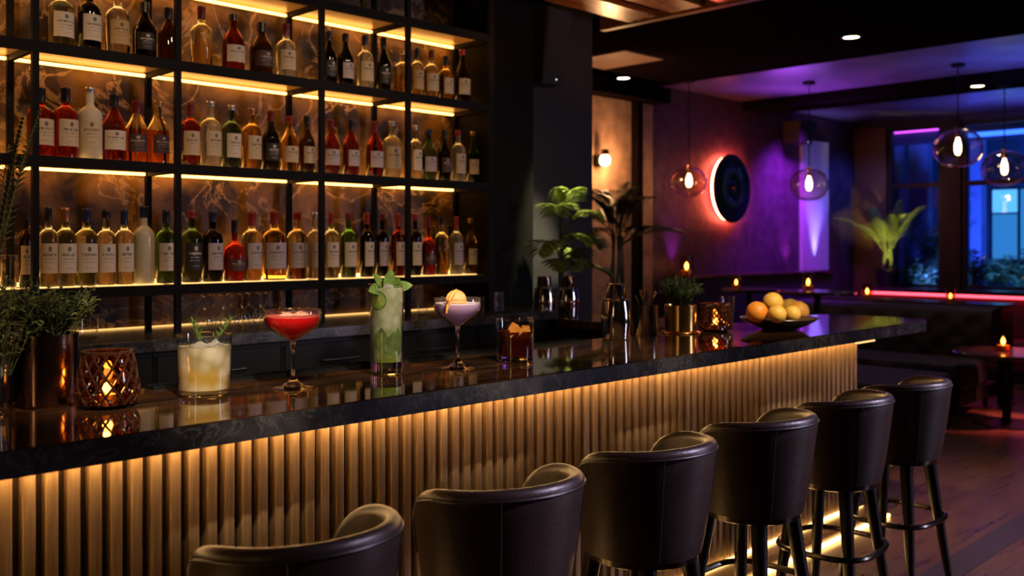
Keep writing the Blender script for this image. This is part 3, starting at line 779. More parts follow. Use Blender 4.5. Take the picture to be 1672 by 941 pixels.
# coupes
def coupe(px, py, name, label, R, Rf, h, hb, liqmat, colr):
    x, y, _ = onZ(px, py, CT)
    t = thing('coupe_cocktail', label, 'cocktail', (x, y, CT), group='cocktails on the counter')
    zb = h - hb                                # where the bowl starts
    th = .002
    out = [(.0105, zb), (.016, zb+.008), (R*.45, zb+hb*.22), (R*.80, zb+hb*.42), (R*.97, zb+hb*.60), (R, zb+hb*.75), (R*.985, h-.001)]
    inn = [(R*.985-th, h), ] + [(max(r-th, .001), z + .0015) for r, z in reversed(out[:-1])]
    MB().lathe(out + inn + [(0, zb + .004)], 48).build('bowl', M['gl'], t); rim(t, R*.985, h)
    MB().lathe([(0,0.0006),(Rf*.96,.0006),(Rf,.002),(Rf*.96,.004),(Rf*.5,.009),(.018,.018),(.008,.034),(.0062,.06),(.0060,zb-.03),(.0085,zb-.008),(.0105,zb),(0,zb+.003)], 40).build('stem', M['glsolid'], t)
    zl = zb + hb*.80
    MB().lathe([(0,zb+.006),(.012,zb+.010),(R*.45-.004,zb+hb*.22+.003),(R*.80-.004,zb+hb*.42+.003),(R*.97-.004,zb+hb*.60+.002),(R-.004,zb+hb*.75),(R-.0045,zl),(0,zl+.0005)], 48).build('drink', liqmat, t)
    fm = MB().lathe([(R-.0048,zl+.0006),(R-.0048,zl+.004),(R*.6,zl+.005),(0,zl+.005),(0,zl+.0006)], 40); fm.build('foam', pbr('foam_'+name, colr, .6), t)
    return t, zl, R
redm = drink('drink_red', [(0,(.80,.008,.010)),(.5,(.90,.010,.012)),(1,(.92,.015,.015))], .22, 9, trans=.10, cloud=.0)
t, zl, R = coupe(478, 633, 'red', 'scarlet cocktail with pink foam in a stemmed coupe glass', .0885, .067, .238, .098, redm, (.60,.09,.07))
mound(.026, zl+.004, .013, (-.02, .0)).build('foam_peak', pbr('foam_peak_pink', (.8,.36,.26), .6), t); mound(.03, zl+.004, .014, (.022, -.01)).build('foam_peak', MATS['foam_peak_pink'], t)
lilm = drink('drink_lilac', [(0,(.56,.28,.62)),(.55,(.60,.34,.72)),(.85,(.66,.42,.74)),(1,(.70,.48,.72))], .24, 14, trans=.12, cloud=.12, cloudcol=(.75,.6,.75))
t, zl, R = coupe(747, 601, 'lilac', 'lilac cocktail with an orange slice on its stemmed coupe', .0855, .063, .248, .10, lilm, (.62,.48,.55))
mound(.03, zl+.004, .012, (.02, .01)).build('foam_peak', M['foam'], t)
def citrus_wheel(R, th, name, parent, loc, rot, full=True):
    mb = MB(); n = 24; a0, a1 = (0, 2*PI) if full else (0, PI*1.15)
    k0 = thing_mesh = MB()
    ring = MB(); ring.lathe([(R*.9,-th/2),(R,-th/2),(R,th/2),(R*.9,th/2)], n, close=True)
    o = ring.build(name, M['orange'], parent); o.location = loc; o.rotation_euler = rot
    fl = MB(); 
    for s in range(8):
        aa = 2*PI*s/8 + .06; ab = 2*PI*(s+1)/8 - .06
        vs = [(R*.06*math.cos((aa+ab)/2), R*.06*math.sin((aa+ab)/2))] + [(R*.86*math.cos(aa + (ab-aa)*k/4), R*.86*math.sin(aa + (ab-aa)*k/4)) for k in range(5)]
        m_ = len(vs)
        fl.add([(a, b, -th*.4) for a, b in vs] + [(a, b, th*.4) for a, b in vs], [tuple(range(m_-1,-1,-1)), tuple(range(m_, 2*m_))] + [(k, (k+1) % m_, m_ + (k+1) % m_, m_+k) for k in range(m_)])
    fl.lathe([(0,-th*.25),(R*.92,-th*.25),(R*.92,th*.25),(0,th*.25)], n)
    fl.build('flesh', M['citrus'], o)
    return o
o = citrus_wheel(.036, .007, 'orange_slice', t, (-.046, -.045, .246), (math.radians(82), 0, math.radians(-35)))
pl = [(-.046 - .036*1.0*math.cos(a)*.8 - .02, -.052, .246 + .036*math.sin(a)*1.05) for a in [PI*.62 - k*.24 for k in range(8)]]
MB().tube([(-.058 - .040*math.sin(k*.22), -.062 + .004*k*.3, .284 - .006*k - .0008*k*k) for k in range(8)], [.003,.005,.006,.006,.0055,.005,.004,.002], 6).build('peel_curl', M['orange'], t)

# tall mint drink
x, y, _ = onZ(631, 610, CT)
t = thing('mint_highball', 'tall green cocktail with lime wheel and mint leaves', 'cocktail', (x, y, CT), group='cocktails on the counter')
R0, R1, h = .0545, .061, .305
wall_glass(MB(), R0, R1, h, .045).build('glass', M['gl'], t); rim(t, R1, h)
MB().lathe([(0,.0008),(R0*.9,.0008),(R0*.985,.005),(R0*.985,.041),(0,.041)], 40).build('glass_base', M['glsolid'], t)
gm = drink('drink_mojito', [(0,(.26,.27,.03)),(.18,(.20,.24,.03)),(.42,(.20,.25,.08)),(.62,(.33,.35,.18)),(1,(.40,.41,.24))], .255, 26, cloud=.42, cloudcol=(.80,.78,.62), trans=.15)
MB().lathe([(0,.0425),(R0-.004,.0425),(R1-.0045,h-.015),(R1-.008,h-.012),(0,h-.012)], 40).build('drink', gm, t)
for (a, zz, L, tl) in ((-2.2,.075,.07,.5),(-1.2,.07,.09,-.3),(-.8,.13,.10,.35),(-.4,.10,.09,.1),(-1.8,.07,.06,-.5),(-2.7,.09,.07,.2)):
    lf = MB(); rr = R0 - .0022
    # leaf lying against the inside of the glass
    vs = []; fs = []; sg = 6
    for i in range(sg + 1):
        u = i/sg; w = .020*math.sin(PI*min(1, u*.9+.08))
        for sgn in (-1, 0, 1):
            zc = zz + L*u; ac = a + tl*u + sgn*w/rr*1.1; rad = R0 + (R1-R0)*zc/h - .0028 - (.0004 if sgn == 0 else 0)
            vs.append((rad*math.cos(ac), rad*math.sin(ac), zc + sgn*tl*-.006))
    for i in range(sg): b = i*3; fs += [(b, b+1, b+4, b+3), (b+1, b+2, b+5, b+4)]
    lf.add(vs, fs); lf.build('mint_leaf', M['mintin'], t)
# lime wheel pressed against the inside of the glass
def wheel_patch(name, mat, r0, r1, parent, zc, ac, inset):
    mb = MB(); n, m_ = 30, 3
    for i in range(m_ + 1):
        rr = r0 + (r1 - r0)*i/m_
        for k in range(n):
            a = 2*PI*k/n; z = zc + rr*math.sin(a); rad = R0 + (R1-R0)*z/h - inset
            mb.v.append((rad*math.cos(ac + rr*math.cos(a)/rad), rad*math.sin(ac + rr*math.cos(a)/rad), z))
    for i in range(m_):
        for k in range(n): mb.f.append((i*n+k, i*n+(k+1) % n, (i+1)*n+(k+1) % n, (i+1)*n+k))
    if r0 < .003: mb.f.append(tuple(range(n)))
    return mb.build(name, mat, parent)
AC = math.atan2(-AY, -AX) - math.radians(24)
o = wheel_patch('lime_wheel', M['limef'], .002, .0270, t, .252, AC, .0032)
wheel_patch('rind', M['lime'], .0270, .0325, o, .252, AC, .0030)
tops = [((-.02,0),(-.9,-.35,.10),.085,.042),((-.012,.0),(-.55,.1,.85),.075,.040),((-.008,-.01),(.1,-.2,1),.082,.044),((-.014,.01),(-.2,.3,.9),.07,.036),
        ((.028,0),(.75,-.7,.35),.072,.040),((.026,.01),(.3,.4,.75),.065,.034),((.03,-.005),(.9,-.25,.55),.05,.03),((.02,-.01),(.1,-.4,.8),.055,.034)]
for (p, d, L, W) in tops:
    MB().leaf((p[0]*1.0, p[1], h-.018), d, L, W, nrm=(d[0]*-.4, -.9, .5), droop=.12, seg=6, fold=.12).build('mint_sprig_leaf', M['mint'], t)
ib = MB()
for k in range(9):
    a = k*2.1; ib.add(*(lambda m_: (m_.v, m_.f))(ice_block((.03*math.cos(a), .03*math.sin(a), h-.014), .013, (a, a*1.3, a))))
ib.build('crushed_ice', M['ice'], t, smooth=0, bevel=.002)

# old fashioned
x, y, _ = onZ(841, 590, CT)
t = thing('whisky_tumbler', 'dark amber cocktail with glowing ice in a short cut tumbler', 'cocktail', (x, y, CT), group='cocktails on the counter')
R0, R1, h = .069, .0735, .160
wall_glass(MB(), R0, R1, h, .024).build('glass', M['gl'], t); rim(t, R1, h)
cut = MB().lathe([(0,.0008),(R0*.92,.0008),(R0*.985,.006),(R0*.985,.0225),(0,.0225)], 24); cut.build('glass_base', M['glsolid'], t, smooth=0)
wm_ = drink('drink_whisky', [(0,(.17,.014,.005)),(.3,(.07,.006,.003)),(.7,(.06,.005,.003)),(1,(.18,.03,.008))], .12, 20, trans=.42, cloud=.0)
MB().lathe([(0,.0235),(R0-.004,.0235),(R1-.0045,.114),(0,.115)], 40).build('drink', wm_, t)
for k, (a, b, c, s) in enumerate(((-.02,-.045,.112,.017),(.014,-.040,.118,.016),(.046,-.026,.094,.014),(-.042,-.03,.104,.013),(.0,.0,.118,.018),(.02,-.053,.100,.011))):
    ice_block((a, b, c), s, (k*1.1+.5, k*.7+.4, k)).build('ice_cube', M['iceamber'], t, smooth=0, bevel=.003)

# ------------------------------------------------------------------ plants
def frond(lv, stm, p0, az, L, rise, droop, n, ll, lw, lean=.35):
    pts = []; d0 = Vector((math.cos(az)*math.cos(rise), math.sin(az)*math.cos(rise), math.sin(rise)))
    K = 10
    for k in range(K + 1):
        u = k/K; pts.append(Vector(p0) + d0*L*u - Vector((0,0,1))*droop*L*u**2.2)
    stm.tube(pts, [.006*(1 - .8*k/K) + .001 for k in range(K+1)], 5)
    for k in range(n):
        u = .28 + .72*k/n; f = u*K; i = min(K-1, int(f)); q = pts[i].lerp(pts[i+1], f - i); d = (pts[i+1] - pts[i]).normalized()
        side = d.cross(Vector((0,0,1)))
        if side.length < .05: side = Vector((math.sin(az), -math.cos(az), 0))
        side.normalize(); l = ll*math.sin(PI*(.18 + .80*u))**.7
        for s in (-1, 1):
            lv.leaf(q, side*s + d*(lean + .8*u) + Vector((0,0,.15)), l, lw, droop=.35, seg=3, fold=.1)
def palm(name, label, loc, pot_r, pot_h, fr, mat, potmat, group=None, seed=1):
    random.seed(seed)
    t = thing(name, label, 'palm', loc, group=group)
    MB().lathe([(0,0),(pot_r*.78,0),(pot_r,pot_h),(pot_r*.93,pot_h),(pot_r*.9,pot_h*.9),(0,pot_h*.9)], 28).build('pot', potmat, t)
    lv = MB(); sm = MB()
    for f in fr: frond(lv, sm, *f)
    sm.build('stems', M['stemg'], t); lv.build('fronds', mat, t, recalc=False)
    return t
def R(a): return math.radians(a)
# broad leaved palm in front of the column
x, _ = onY(915, 4.2)
fr = []
for az, L, ri, dr, z0 in ((215,.50,62,.75,1.25),(250,.42,75,.55,1.30),(300,.46,60,.7,1.22),(335,.42,48,.75,1.12),(200,.48,45,.75,1.08),(230,.36,35,.6,1.00),(270,.40,50,.7,1.12),(10,.34,45,.7,1.05),(320,.36,30,.6,.98)):
    fr.append(((0.02*math.cos(R(az)), .02*math.sin(R(az)), z0+.33), R(az), L, R(ri), dr*.9, 19, .19, .036))
p = palm('potted_palm', 'broad leaved lit palm in front of the charcoal column', (x, 4.2, 0), .12, .62, fr, M['palm'], M['ink'], seed=3)
sm = MB()
for k, f in enumerate(fr): sm.tube([(.02*math.cos(k), .02*math.sin(k), .55), (.012*math.cos(k*2), .012*math.sin(k*2), .9), f[0]], .006, 6)
sm.build('trunk_stems', M['stemg'], p)
# dark palm before the sconce
x, _ = onY(1008, 5.05)
fr = []
for k in range(21):
    az = k*137.5; ri = 84 - (k % 6)*10
    fr.append(((.03*math.cos(R(az)), .03*math.sin(R(az)), 1.47 + .05*(k % 5)), R(az), .50 + .08*(k % 3), R(ri), .28 + .08*(k % 4), 26, .20, .017))
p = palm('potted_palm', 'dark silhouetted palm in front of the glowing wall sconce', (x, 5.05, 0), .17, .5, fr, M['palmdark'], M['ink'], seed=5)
sm = MB()
for k in range(5): sm.tube([(.03*math.cos(k*1.3), .03*math.sin(k*1.3), .45), (.10*math.cos(k*1.3), .05*math.sin(k*1.3), .85), (.04*math.cos(k*1.3+.6), .04*math.sin(k*1.3+.6), 1.56)], .012, 6)
sm.build('trunk_stems', M['stemg'], p)
# yellow lit palm by the window
yy, tt = onX(1448, 11.62)
fr = []
for k in range(15):
    az = k*137.5; ri = 82 - (k % 5)*7
    fr.append(((.03*math.cos(R(az)), .03*math.sin(R(az)), .36 + .03*(k % 4)), R(az), .80 + .12*(k % 3), R(ri), .26 + .06*(k % 4), 28, .19, .019))
p = palm('potted_palm', 'yellow lit palm standing by the lounge window', (11.66, yy, .951), .15, .22, fr, M['palm'], M['ink'], seed=7)
sm = MB()
for k in range(3): sm.tube([(.04*math.cos(k*2.1), .04*math.sin(k*2.1), .2), (.05*math.cos(k*2.1), .05*math.sin(k*2.1), .3), (.03*math.cos(k*2.1+.6), .03*math.sin(k*2.1+.6), .46)], .022, 6)
sm.build('trunk_stems', M['stemg'], p)

def bush(mb, stm, c, n, h, spread, leafL, leafW, per=9, lean=0):
    for k in range(n):
        a = random.uniform(0, 2*PI); s = spread*math.sqrt(random.random()); hh = h*random.uniform(.55, 1.0)*(1 - .25*s/spread)
        p0 = Vector((c[0] + .25*s*math.cos(a), c[1] + .25*s*math.sin(a), c[2])); p1 = Vector((c[0] + s*math.cos(a) + lean, c[1] + s*math.sin(a), c[2] + hh))
        mid = p0.lerp(p1, .5) + Vector((0,0,.1*h)); pts = [p0, mid, p1]; stm.tube(pts, .0013, 4)
        for j in range(per):
            u = .25 + .75*j/(per-1); q = p0.lerp(mid, u*2) if u < .5 else mid.lerp(p1, u*2-1)
            b = random.uniform(0, 2*PI); d = Vector((math.cos(b), math.sin(b), random.uniform(.0,.9)))
            mb.leaf(q, d, leafL*random.uniform(.6,1.2), leafW*random.uniform(.7,1.2), droop=.3, seg=2)
# copper planter
random.seed(21)
x, y = .93, 2.775
t = thing('herb_planter', 'copper planter of leafy dark green herbs beside the amber lantern', 'planter', (x, y, CT))
MB().lathe([(0,0.0005),(.074,.0005),(.080,.006),(.083,.10),(.085,.196),(.082,.196),(.079,.17),(0,.17)], 44).build('pot', M['copper'], t)
MB().lathe([(0,.1705),(.078,.1705),(.05,.176),(0,.178)], 24).build('soil', M['soil'], t)
lv, sm = MB(), MB(); bush(lv, sm, (0,0,.17), 95, .205, .135, .030, .013, 10)
sm.build('stems', M['stemg'], t); lv.build('foliage', M['herb'], t, recalc=False)
lv, sm = MB(), MB(); bush(lv, sm, (.03,-.03,.17), 12, .16, .11, .032, .012, 8)
o = lv.build('pale_sprigs', M['herb2'], t, recalc=False); sm.build('stems', M['stemg'], o)
# glass vase with sprigs at the edge
x, y = .775, 2.70
t = thing('sprig_vase', 'clear water glass of yellow green sprigs at the frame edge', 'vase', (x, y, CT))
wall_glass(MB(), .036, .042, .15, .014).build('glass', M['gl'], t)
MB().lathe([(0,.0008),(.03,.0008),(.034,.005),(.034,.012),(0,.012)], 30).build('glass_base', M['glsolid'], t)
lv, sm = MB(), MB(); bush(lv, sm, (.015,0,.10), 36, .30, .11, .036, .014, 9)
sm.build('stems', M['stemg'], t); lv.build('foliage', M['herb2'], t, recalc=False)
# tall leafy plant at the left edge, on the back worktop
x = onY(-22, 3.9)[0]
t = thing('leafy_plant', 'tall dim plant with narrow leaves beside the shelf post', 'plant', (x, 3.9, BT))
MB().lathe([(0,0),(.05,0),(.06,.14),(.055,.14),(.05,.125),(0,.125)], 24).build('pot', M['ink'], t)
lv, sm = MB(), MB()
for k in range(7):
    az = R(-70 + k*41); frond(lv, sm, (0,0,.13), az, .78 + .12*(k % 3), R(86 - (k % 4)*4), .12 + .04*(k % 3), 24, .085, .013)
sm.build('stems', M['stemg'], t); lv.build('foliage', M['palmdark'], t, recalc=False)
# brass planter
random.seed(31)
x, y, _ = onZ(1111, 543, CT)
t = thing('herb_planter', 'brass planter with a bushy green herb near the bar tools', 'planter', (x, y, CT))
MB().lathe([(0,.0005),(.098,.0005),(.100,.004),(.098,.007),(0,.007)], 40).build('saucer', M['brass'], t)
MB().lathe([(0,.0075),(.074,.0075),(.078,.012),(.080,.138),(.077,.138),(.075,.12),(0,.12)], 40).build('pot', M['brass'], t)
MB().lathe([(0,.1205),(.073,.1205),(0,.126)], 24).build('soil', M['soil'], t)
lv, sm = MB(), MB(); bush(lv, sm, (0,0,.12), 80, .19, .11, .028, .012, 10)
sm.build('stems', M['stemg'], t); lv.build('foliage', M['herb'], t, recalc=False)

# ------------------------------------------------------------------ candle lanterns of cut amber glass
def lantern(label, loc, prof, nh, twist, tr, flame_s):
    t = thing('candle_lantern', label, 'candle holder', loc)
    h = prof[-1][1]
    def rad(z):
        for (r0, z0), (r1, z1) in zip(prof[:-1], prof[1:]):
            if z <= z1: return r0 + (r1 - r0)*(z - z0)/(z1 - z0)
        return prof[-1][0]
    z0 = prof[1][1]
    lat = MB(); K = 16
    for s in (-1, 1):
        for k in range(nh):
            a0 = 2*PI*k/nh
            lat.tube([(rad(z0 + (h-z0)*i/K)*math.cos(a0 + s*twist*i/K), rad(z0 + (h-z0)*i/K)*math.sin(a0 + s*twist*i/K), z0 + (h-z0)*i/K) for i in range(K+1)], tr, 5)
    lat.lathe([(prof[-1][0]-.004, h-.003), (prof[-1][0]+.003, h-.003), (prof[-1][0]+.003, h+.004), (prof[-1][0]-.004, h+.004)], 40, close=True)
    lat.lathe([(0,.0005),(prof[0][0],.0005),(prof[1][0],prof[1][1]),(prof[1][0]*.93,prof[1][1]),(0,.008)], 40)
    lat.build('cut_lattice', M['ambersmoke'], t)
    gp = [(r - tr*1.2, z) for r, z in prof[1:]]
    MB().lathe(gp + [(r - .003, z) for r, z in reversed(gp)], 40, close=True).build('glass_cup', M['glamber'], t)
    cz = .0085
    cw = MB().lathe([(0,cz),(.022,cz),(.022,cz+.026),(0,cz+.024)], 20).build('candle', M['wax'], t)
    MB().lathe([(0,cz+.026),(.006*flame_s,cz+.034),(.008*flame_s,cz+.042),(.005*flame_s,cz+.054),(0,cz+.060)], 12).build('flame', M['flame'], cw)
    return t
lantern('large amber cut glass candle lantern beside the copper planter', (1.036, 2.612, CT),
        [(.045,0),(.070,.012),(.081,.035),(.080,.055),(.074,.095),(.064,.150)], 14, 1.25, .0037, 1.8)
x, y, _ = onZ(1168, 541, CT)
lantern('small patterned amber candle lantern beside the brass planter', (x, y, CT),
        [(.055,0),(.078,.012),(.083,.03),(.081,.07),(.076,.110),(.072,.138)], 24, 1.15, .0035, 1.8)
# candle lamps (point lights inside the lanterns are added with the lights)

# ------------------------------------------------------------------ bar tools
def shaker(label, loc, s, group=None, two=True):
    t = thing('cocktail_shaker', label, 'shaker', loc, group=group)
    MB().lathe([(r*s, z*s) for r, z in [(0,.0006),(.060,.0006),(.064,.004),(.068,.05),(.0705,.095),(.068,.13),(.0595,.178),(.061,.180),(.061,.185),(.056,.185),(0,.180)]], 48).build('tin', M['steel'], t)
    MB().lathe([(r*s, z*s) for r, z in [(0,.1855),(.0475,.1855),(.0485,.188),(.0415,.254),(.042,.2565),(.038,.2575),(0,.256)]], 48).build('cap_tin', M['steel'], t)
    return t
shaker('polished steel cocktail shaker on the counter beside the tool cup', (3.44, 2.79, CT), 1.0)
for px, Y, l in ((889, 3.93, 'steel shaker on the service counter, nearer the bottle shelves'), (927, 3.84, 'steel shaker on the service counter, under the lit palm')):
    X, tt = onY(px, Y)
    shaker(l, (X, Y, CT), .96 * 1.0, 'steel shakers on the service counter')
x, y = 3.675, 2.795
t = thing('tool_cup', 'steel cup holding bar spoons and strainers', 'cup', (x, y, CT))
MB().lathe([(0,.0005),(.056,.0005),(.058,.004),(.058,.146),(.059,.148),(.056,.148),(.0545,.01),(0,.008)], 40).build('cup', M['steel'], t)
random.seed(5)
def tool(name, label, a, lean, L, kind):
    o = MB(); d = Vector((math.cos(a)*lean, math.sin(a)*lean, 1)).normalized()
    p0 = Vector((x + .022*math.cos(a+PI), y + .022*math.sin(a+PI), CT + .0105)); p1 = p0 + d*L
    if kind == 'spoon':
        o.tube([p0, p0 + d*L*.5, p1], .0026, 6); o.ball(tuple(p1), (.006,.006,.011), 10, 8)
    elif kind == 'muddler': o.tube([p0, p0 + d*L*.6, p1 - d*.01, p1], [.008,.009,.011,.008], 10)
    elif kind == 'tongs':
        q = Vector((.010, .004, 0)); o.tube([p0, p0 + d*L*.6 + q*.4, p1], .004, 6); o.tube([p0 + q, p0 + q + d*L*.6 + q*.8, p1], .004, 6)
    else:
        o.tube([p0, p1], .0035, 6)
        s = []
        for k in range(60): s.append(p1 + Vector((.030*math.cos(k*.105), 0, .030*math.sin(k*.105))) + Vector((.003*math.cos(k*2.1), .003*math.sin(k*2.1), 0)))
        o.tube(s, .0015, 4, True)
    ob = o.build(name, M['copper'] if kind == 'muddler' else M['steel'])
    tag(ob, label, name.replace('_', ' '), 'bar tools in the steel cup')
tool('bar_spoon', 'long upright bar spoon, tallest of the tools in the cup', .5, .03, .272, 'spoon')
tool('bar_spoon', 'short bar spoon leaning out toward the brass planter', -.7, .35, .205, 'spoon')
tool('ice_tongs', 'steel ice tongs leaning out toward the shaker', 2.6, .42, .20, 'tongs')
tool('muddler', 'copper coloured muddler in the tool cup', 2.0, .22, .215, 'muddler')
tool('strainer', 'steel coil strainer standing in the tool cup', 1.3, .10, .20, 'strainer')
# slim clear glass behind the lantern
X, tt = onY(1191, 2.75)
t = thing('clear_glass', 'empty slim clear glass between small lantern and fruit bowl', 'glass', (X, 2.76, CT))
wall_glass(MB(), .030, .036, .165, .012).build('glass', M['gl'], t)
MB().lathe([(0,.0008),(.026,.0008),(.0285,.005),(.0285,.010),(0,.010)], 28).build('glass_base', M['glsolid'], t)
# fruit bowl
bx, by = 4.42, 2.51
t = thing('fruit_bowl', 'wide shallow bronze bowl of citrus fruit at the bar end', 'bowl', (bx, by, CT))
MB().lathe([(0,.0006),(.085,.0006),(.088,.006),(.12,.016),(.175,.044),(.194,.058),(.198,.060),(.196,.063),(.172,.050),(.115,.022),(0,.016)], 56).build('dish', M['bowl'], t)
def fruit(name, label, px, py, rpx, Y, mat, sq=1.0):
    X, tt = onY(px, Y); r = rpx/F*tt; z = zat(py, tt)
    o = MB().ball((0,0,0), (r, r, r*sq), 28, 18)
    o.v = [(v[0], v[1], v[2] - .05*r*math.exp(-((v[0]**2+v[1]**2)/(r*.18)**2))*(1 if v[2] > 0 else 0)) for v in o.v]
    ob = o.build(name, mat, loc=(X, Y, z)); ob.rotation_euler = (random.uniform(-.6,.6), random.uniform(-.6,.6), 0)
    n = MB().lathe([(0,-.001),(.004,-.0005),(.0045,.0015),(.002,.003),(0,.003)], 10); s = n.build('stem_button', M['stemg'], ob); s.location = (0, 0, r*sq*.945)
    tag(ob, label, 'fruit', 'citrus fruit in the bronze bowl'); return ob
fruit('orange', 'deep orange fruit resting nearest the small lantern', 1236, 510, 17.5, 2.52, M['orange'])
fruit('lemon', 'yellow citrus fruit perched on top of the pile', 1262, 494, 16.5, 2.53, M['lemon'])
fruit('lemon', 'pale yellow citrus fruit at the middle front of the bowl', 1269, 513, 15, 2.42, M['lemon'], .97)
fruit('lemon', 'small yellow citrus fruit at the front, toward the bar end', 1294, 513, 13.5, 2.42, M['lemon'])
fruit('orange', 'orange yellow fruit behind at the bar end side', 1304, 509, 17, 2.53, pbr('orange_yellow_peel', (.78,.36,.04), .42, bump=.25, bscale=180, var=.1))
fruit('lemon', 'yellow citrus fruit partly hidden at the back of the bowl', 1290, 505, 17, 2.64, M['lemon'])

# ------------------------------------------------------------------ glassware on the back worktop
def wine_glass(label):
    t = thing('wine_glass', label, 'wine glass', group='upturned wine glasses on the back worktop')
    o = [(.027,.0008),(.036,.03),(.038,.05),(.034,.072),(.022,.088),(.006,.098)]
    MB().lathe(o + [(r-.0018 if r > .01 else .001, z-.001 if r < .03 else z) for r, z in reversed(o)], 28).build('bowl', M['gl'], t)
    MB().lathe([(0,.097),(.006,.0985),(.0038,.11),(.0038,.150),(.008,.160),(.031,.1655),(.032,.168),(0,.168)], 24).build('stem', M['glsolid'], t)
    return t
wl = ['upturned wine glass, first from the planter side, front row', 'upturned wine glass, second from the planter side, front row', 'upturned wine glass, third in the front row', 'upturned wine glass closest to the red coupe, front row',
      'upturned wine glass, first from the planter side, back row', 'upturned wine glass, second from the planter side, back row', 'upturned wine glass, third in the back row', 'upturned wine glass closest to the red coupe, back row']
w0 = None
for k, (px, Y) in enumerate(((334,3.95),(364,3.95),(395,3.95),(425,3.95),(349,4.12),(378,4.12),(407,4.12),(436,4.12))):
    X = onY(px, Y)[0]
    if w0 is None: w0 = wine_glass(wl[0]); w0.location = (X, Y, BT)
    else: dup(w0, (X, Y, BT), k, wl[k])
def tumbler(label, px, Y, z, R, h):
    X = onY(px, Y)[0]
    t = thing('glass_tumbler', label, 'glass', (X, Y, z), group='empty glasses behind the bar')
    wall_glass(MB(), R*.88, R, h, .010).build('glass', M['gl'], t)
    MB().lathe([(0,.0008),(R*.78,.0008),(R*.85,.004),(R*.85,.008),(0,.008)], 24).build('glass_base', M['glsolid'], t)
tumbler('empty tumbler on back worktop behind the copper planter', 143, 4.02, BT, .042, .085)
tumbler('empty highball glass on the bottom shelf at its planter end', 13, 4.08, SH[0] + .0042, .036, .13)
tumbler('small empty glass on back worktop behind the mint cocktail', 690, 3.98, BT, .03, .08)
tumbler('small empty glass on back worktop behind the lilac cocktail', 783, 3.98, BT, .03, .09)
tumbler('small empty glass on back worktop nearest the service counter', 815, 4.0, BT, .03, .11)

# ------------------------------------------------------------------ speakers
def speaker(label, loc, rz, w, d0, d1, h):
    t = thing('wall_speaker', label, 'speaker', loc, rz)
    mb = MB(); mb.add([(-w*.8,-d1,-h),(w*.8,-d1,-h),(w*.8,0,-h),(-w*.8,0,-h),(-w,-d0,0),(w,-d0,0),(w,0,0),(-w,0,0)], [(0,3,2,1),(4,5,6,7),(0,1,5,4),(1,2,6,5),(2,3,7,6),(3,0,4,7)])
    mb.build('cabinet', M['ink'], t, smooth=0, bevel=.006)
    g = MB(); e = .006
    g.add([(-w*.74,-d1-e+.001,-h*.95),(w*.74,-d1-e+.001,-h*.95),(w*.92,-d0-e,-h*.06),(-w*.92,-d0-e,-h*.06)], [(0,1,2,3)])
    g.add([(-w*.74,-d1+.0005-.001,-h*.95),(w*.74,-d1-.0005,-h*.95),(w*.92,-d0-.001,-h*.06),(-w*.92,-d0-.001,-h*.06)], [(0,3,2,1),(0,1,-3,-4)])
    g.build('grille', pbr('speaker_grille', (.012,.012,.013), .7), t, smooth=0)
    MB().box(-.03,.03,0,.03,-h*.6,-h*.4).build('bracket', M['black'], t, smooth=0)
    MB().ball((w*.25,-d1-.006,-h*.93), .006, 8, 6).build('indicator_light', glow('indicator', (.75,.75,1), 1.5), t)
    return t
X, tt = onY(879, 4.42)
speaker('black wedge loudspeaker hung high on the charcoal column', (X, 4.42, 3.04), 0, .12, .20, .13, .49)
X, tt = onY(1290, 5.67)
speaker('black box loudspeaker high on the purple wall', (X, 5.67, 2.92), 0, .19, .24, .2, .26)

# ------------------------------------------------------------------ lounge
# glowing record on the wall
X, tt = onY(1198, 5.60); zc = zat(308, tt)
t = thing('wall_record', 'glossy black record disc with a red glowing halo on the purple wall', 'wall disc', (X, 5.70, zc)); t.rotation_euler = (PI/2, 0, 0)
RR = .375
prof = [(0,.085),(.02,.085),(.03,.092),(.07,.092),(.085,.088)]
g = []; r = .09; k = 0
while r < RR - .02:
    g.append((r, .086 + (.002 if k % 2 else 0) + .012*math.exp(-((r-.17)/.05)**2))); r += .012; k += 1
MB().lathe(prof + g + [(RR-.01,.086),(RR,.080),(RR-.01,.072),(0,.072)], 72).build('disc', M['disc'], t)
MB().lathe([(.150,.1005),(.150,.103),(.20,.103),(.20,.0985)], 64, close=True).build('blue_sheen', M['discsheen'], t)  # blue ring painted in for the bluish shine on the disc
MB().ball((0,0,.096), (.026,.026,.02), 16, 10).build('centre_glint', M['brass'], t)  # brass knob added in place of a gold reflection
MB().lathe([(RR-.05,.050),(RR-.015,.050),(RR-.015,.070),(RR-.05,.070)], 72, close=True).build('halo_light', glow('halo_red', (1,.12,.06), 70), t)
MB().lathe([(0,.001),(.10,.001),(.10,.0715),(0,.0715)], 24).build('mount', M['black'], t)
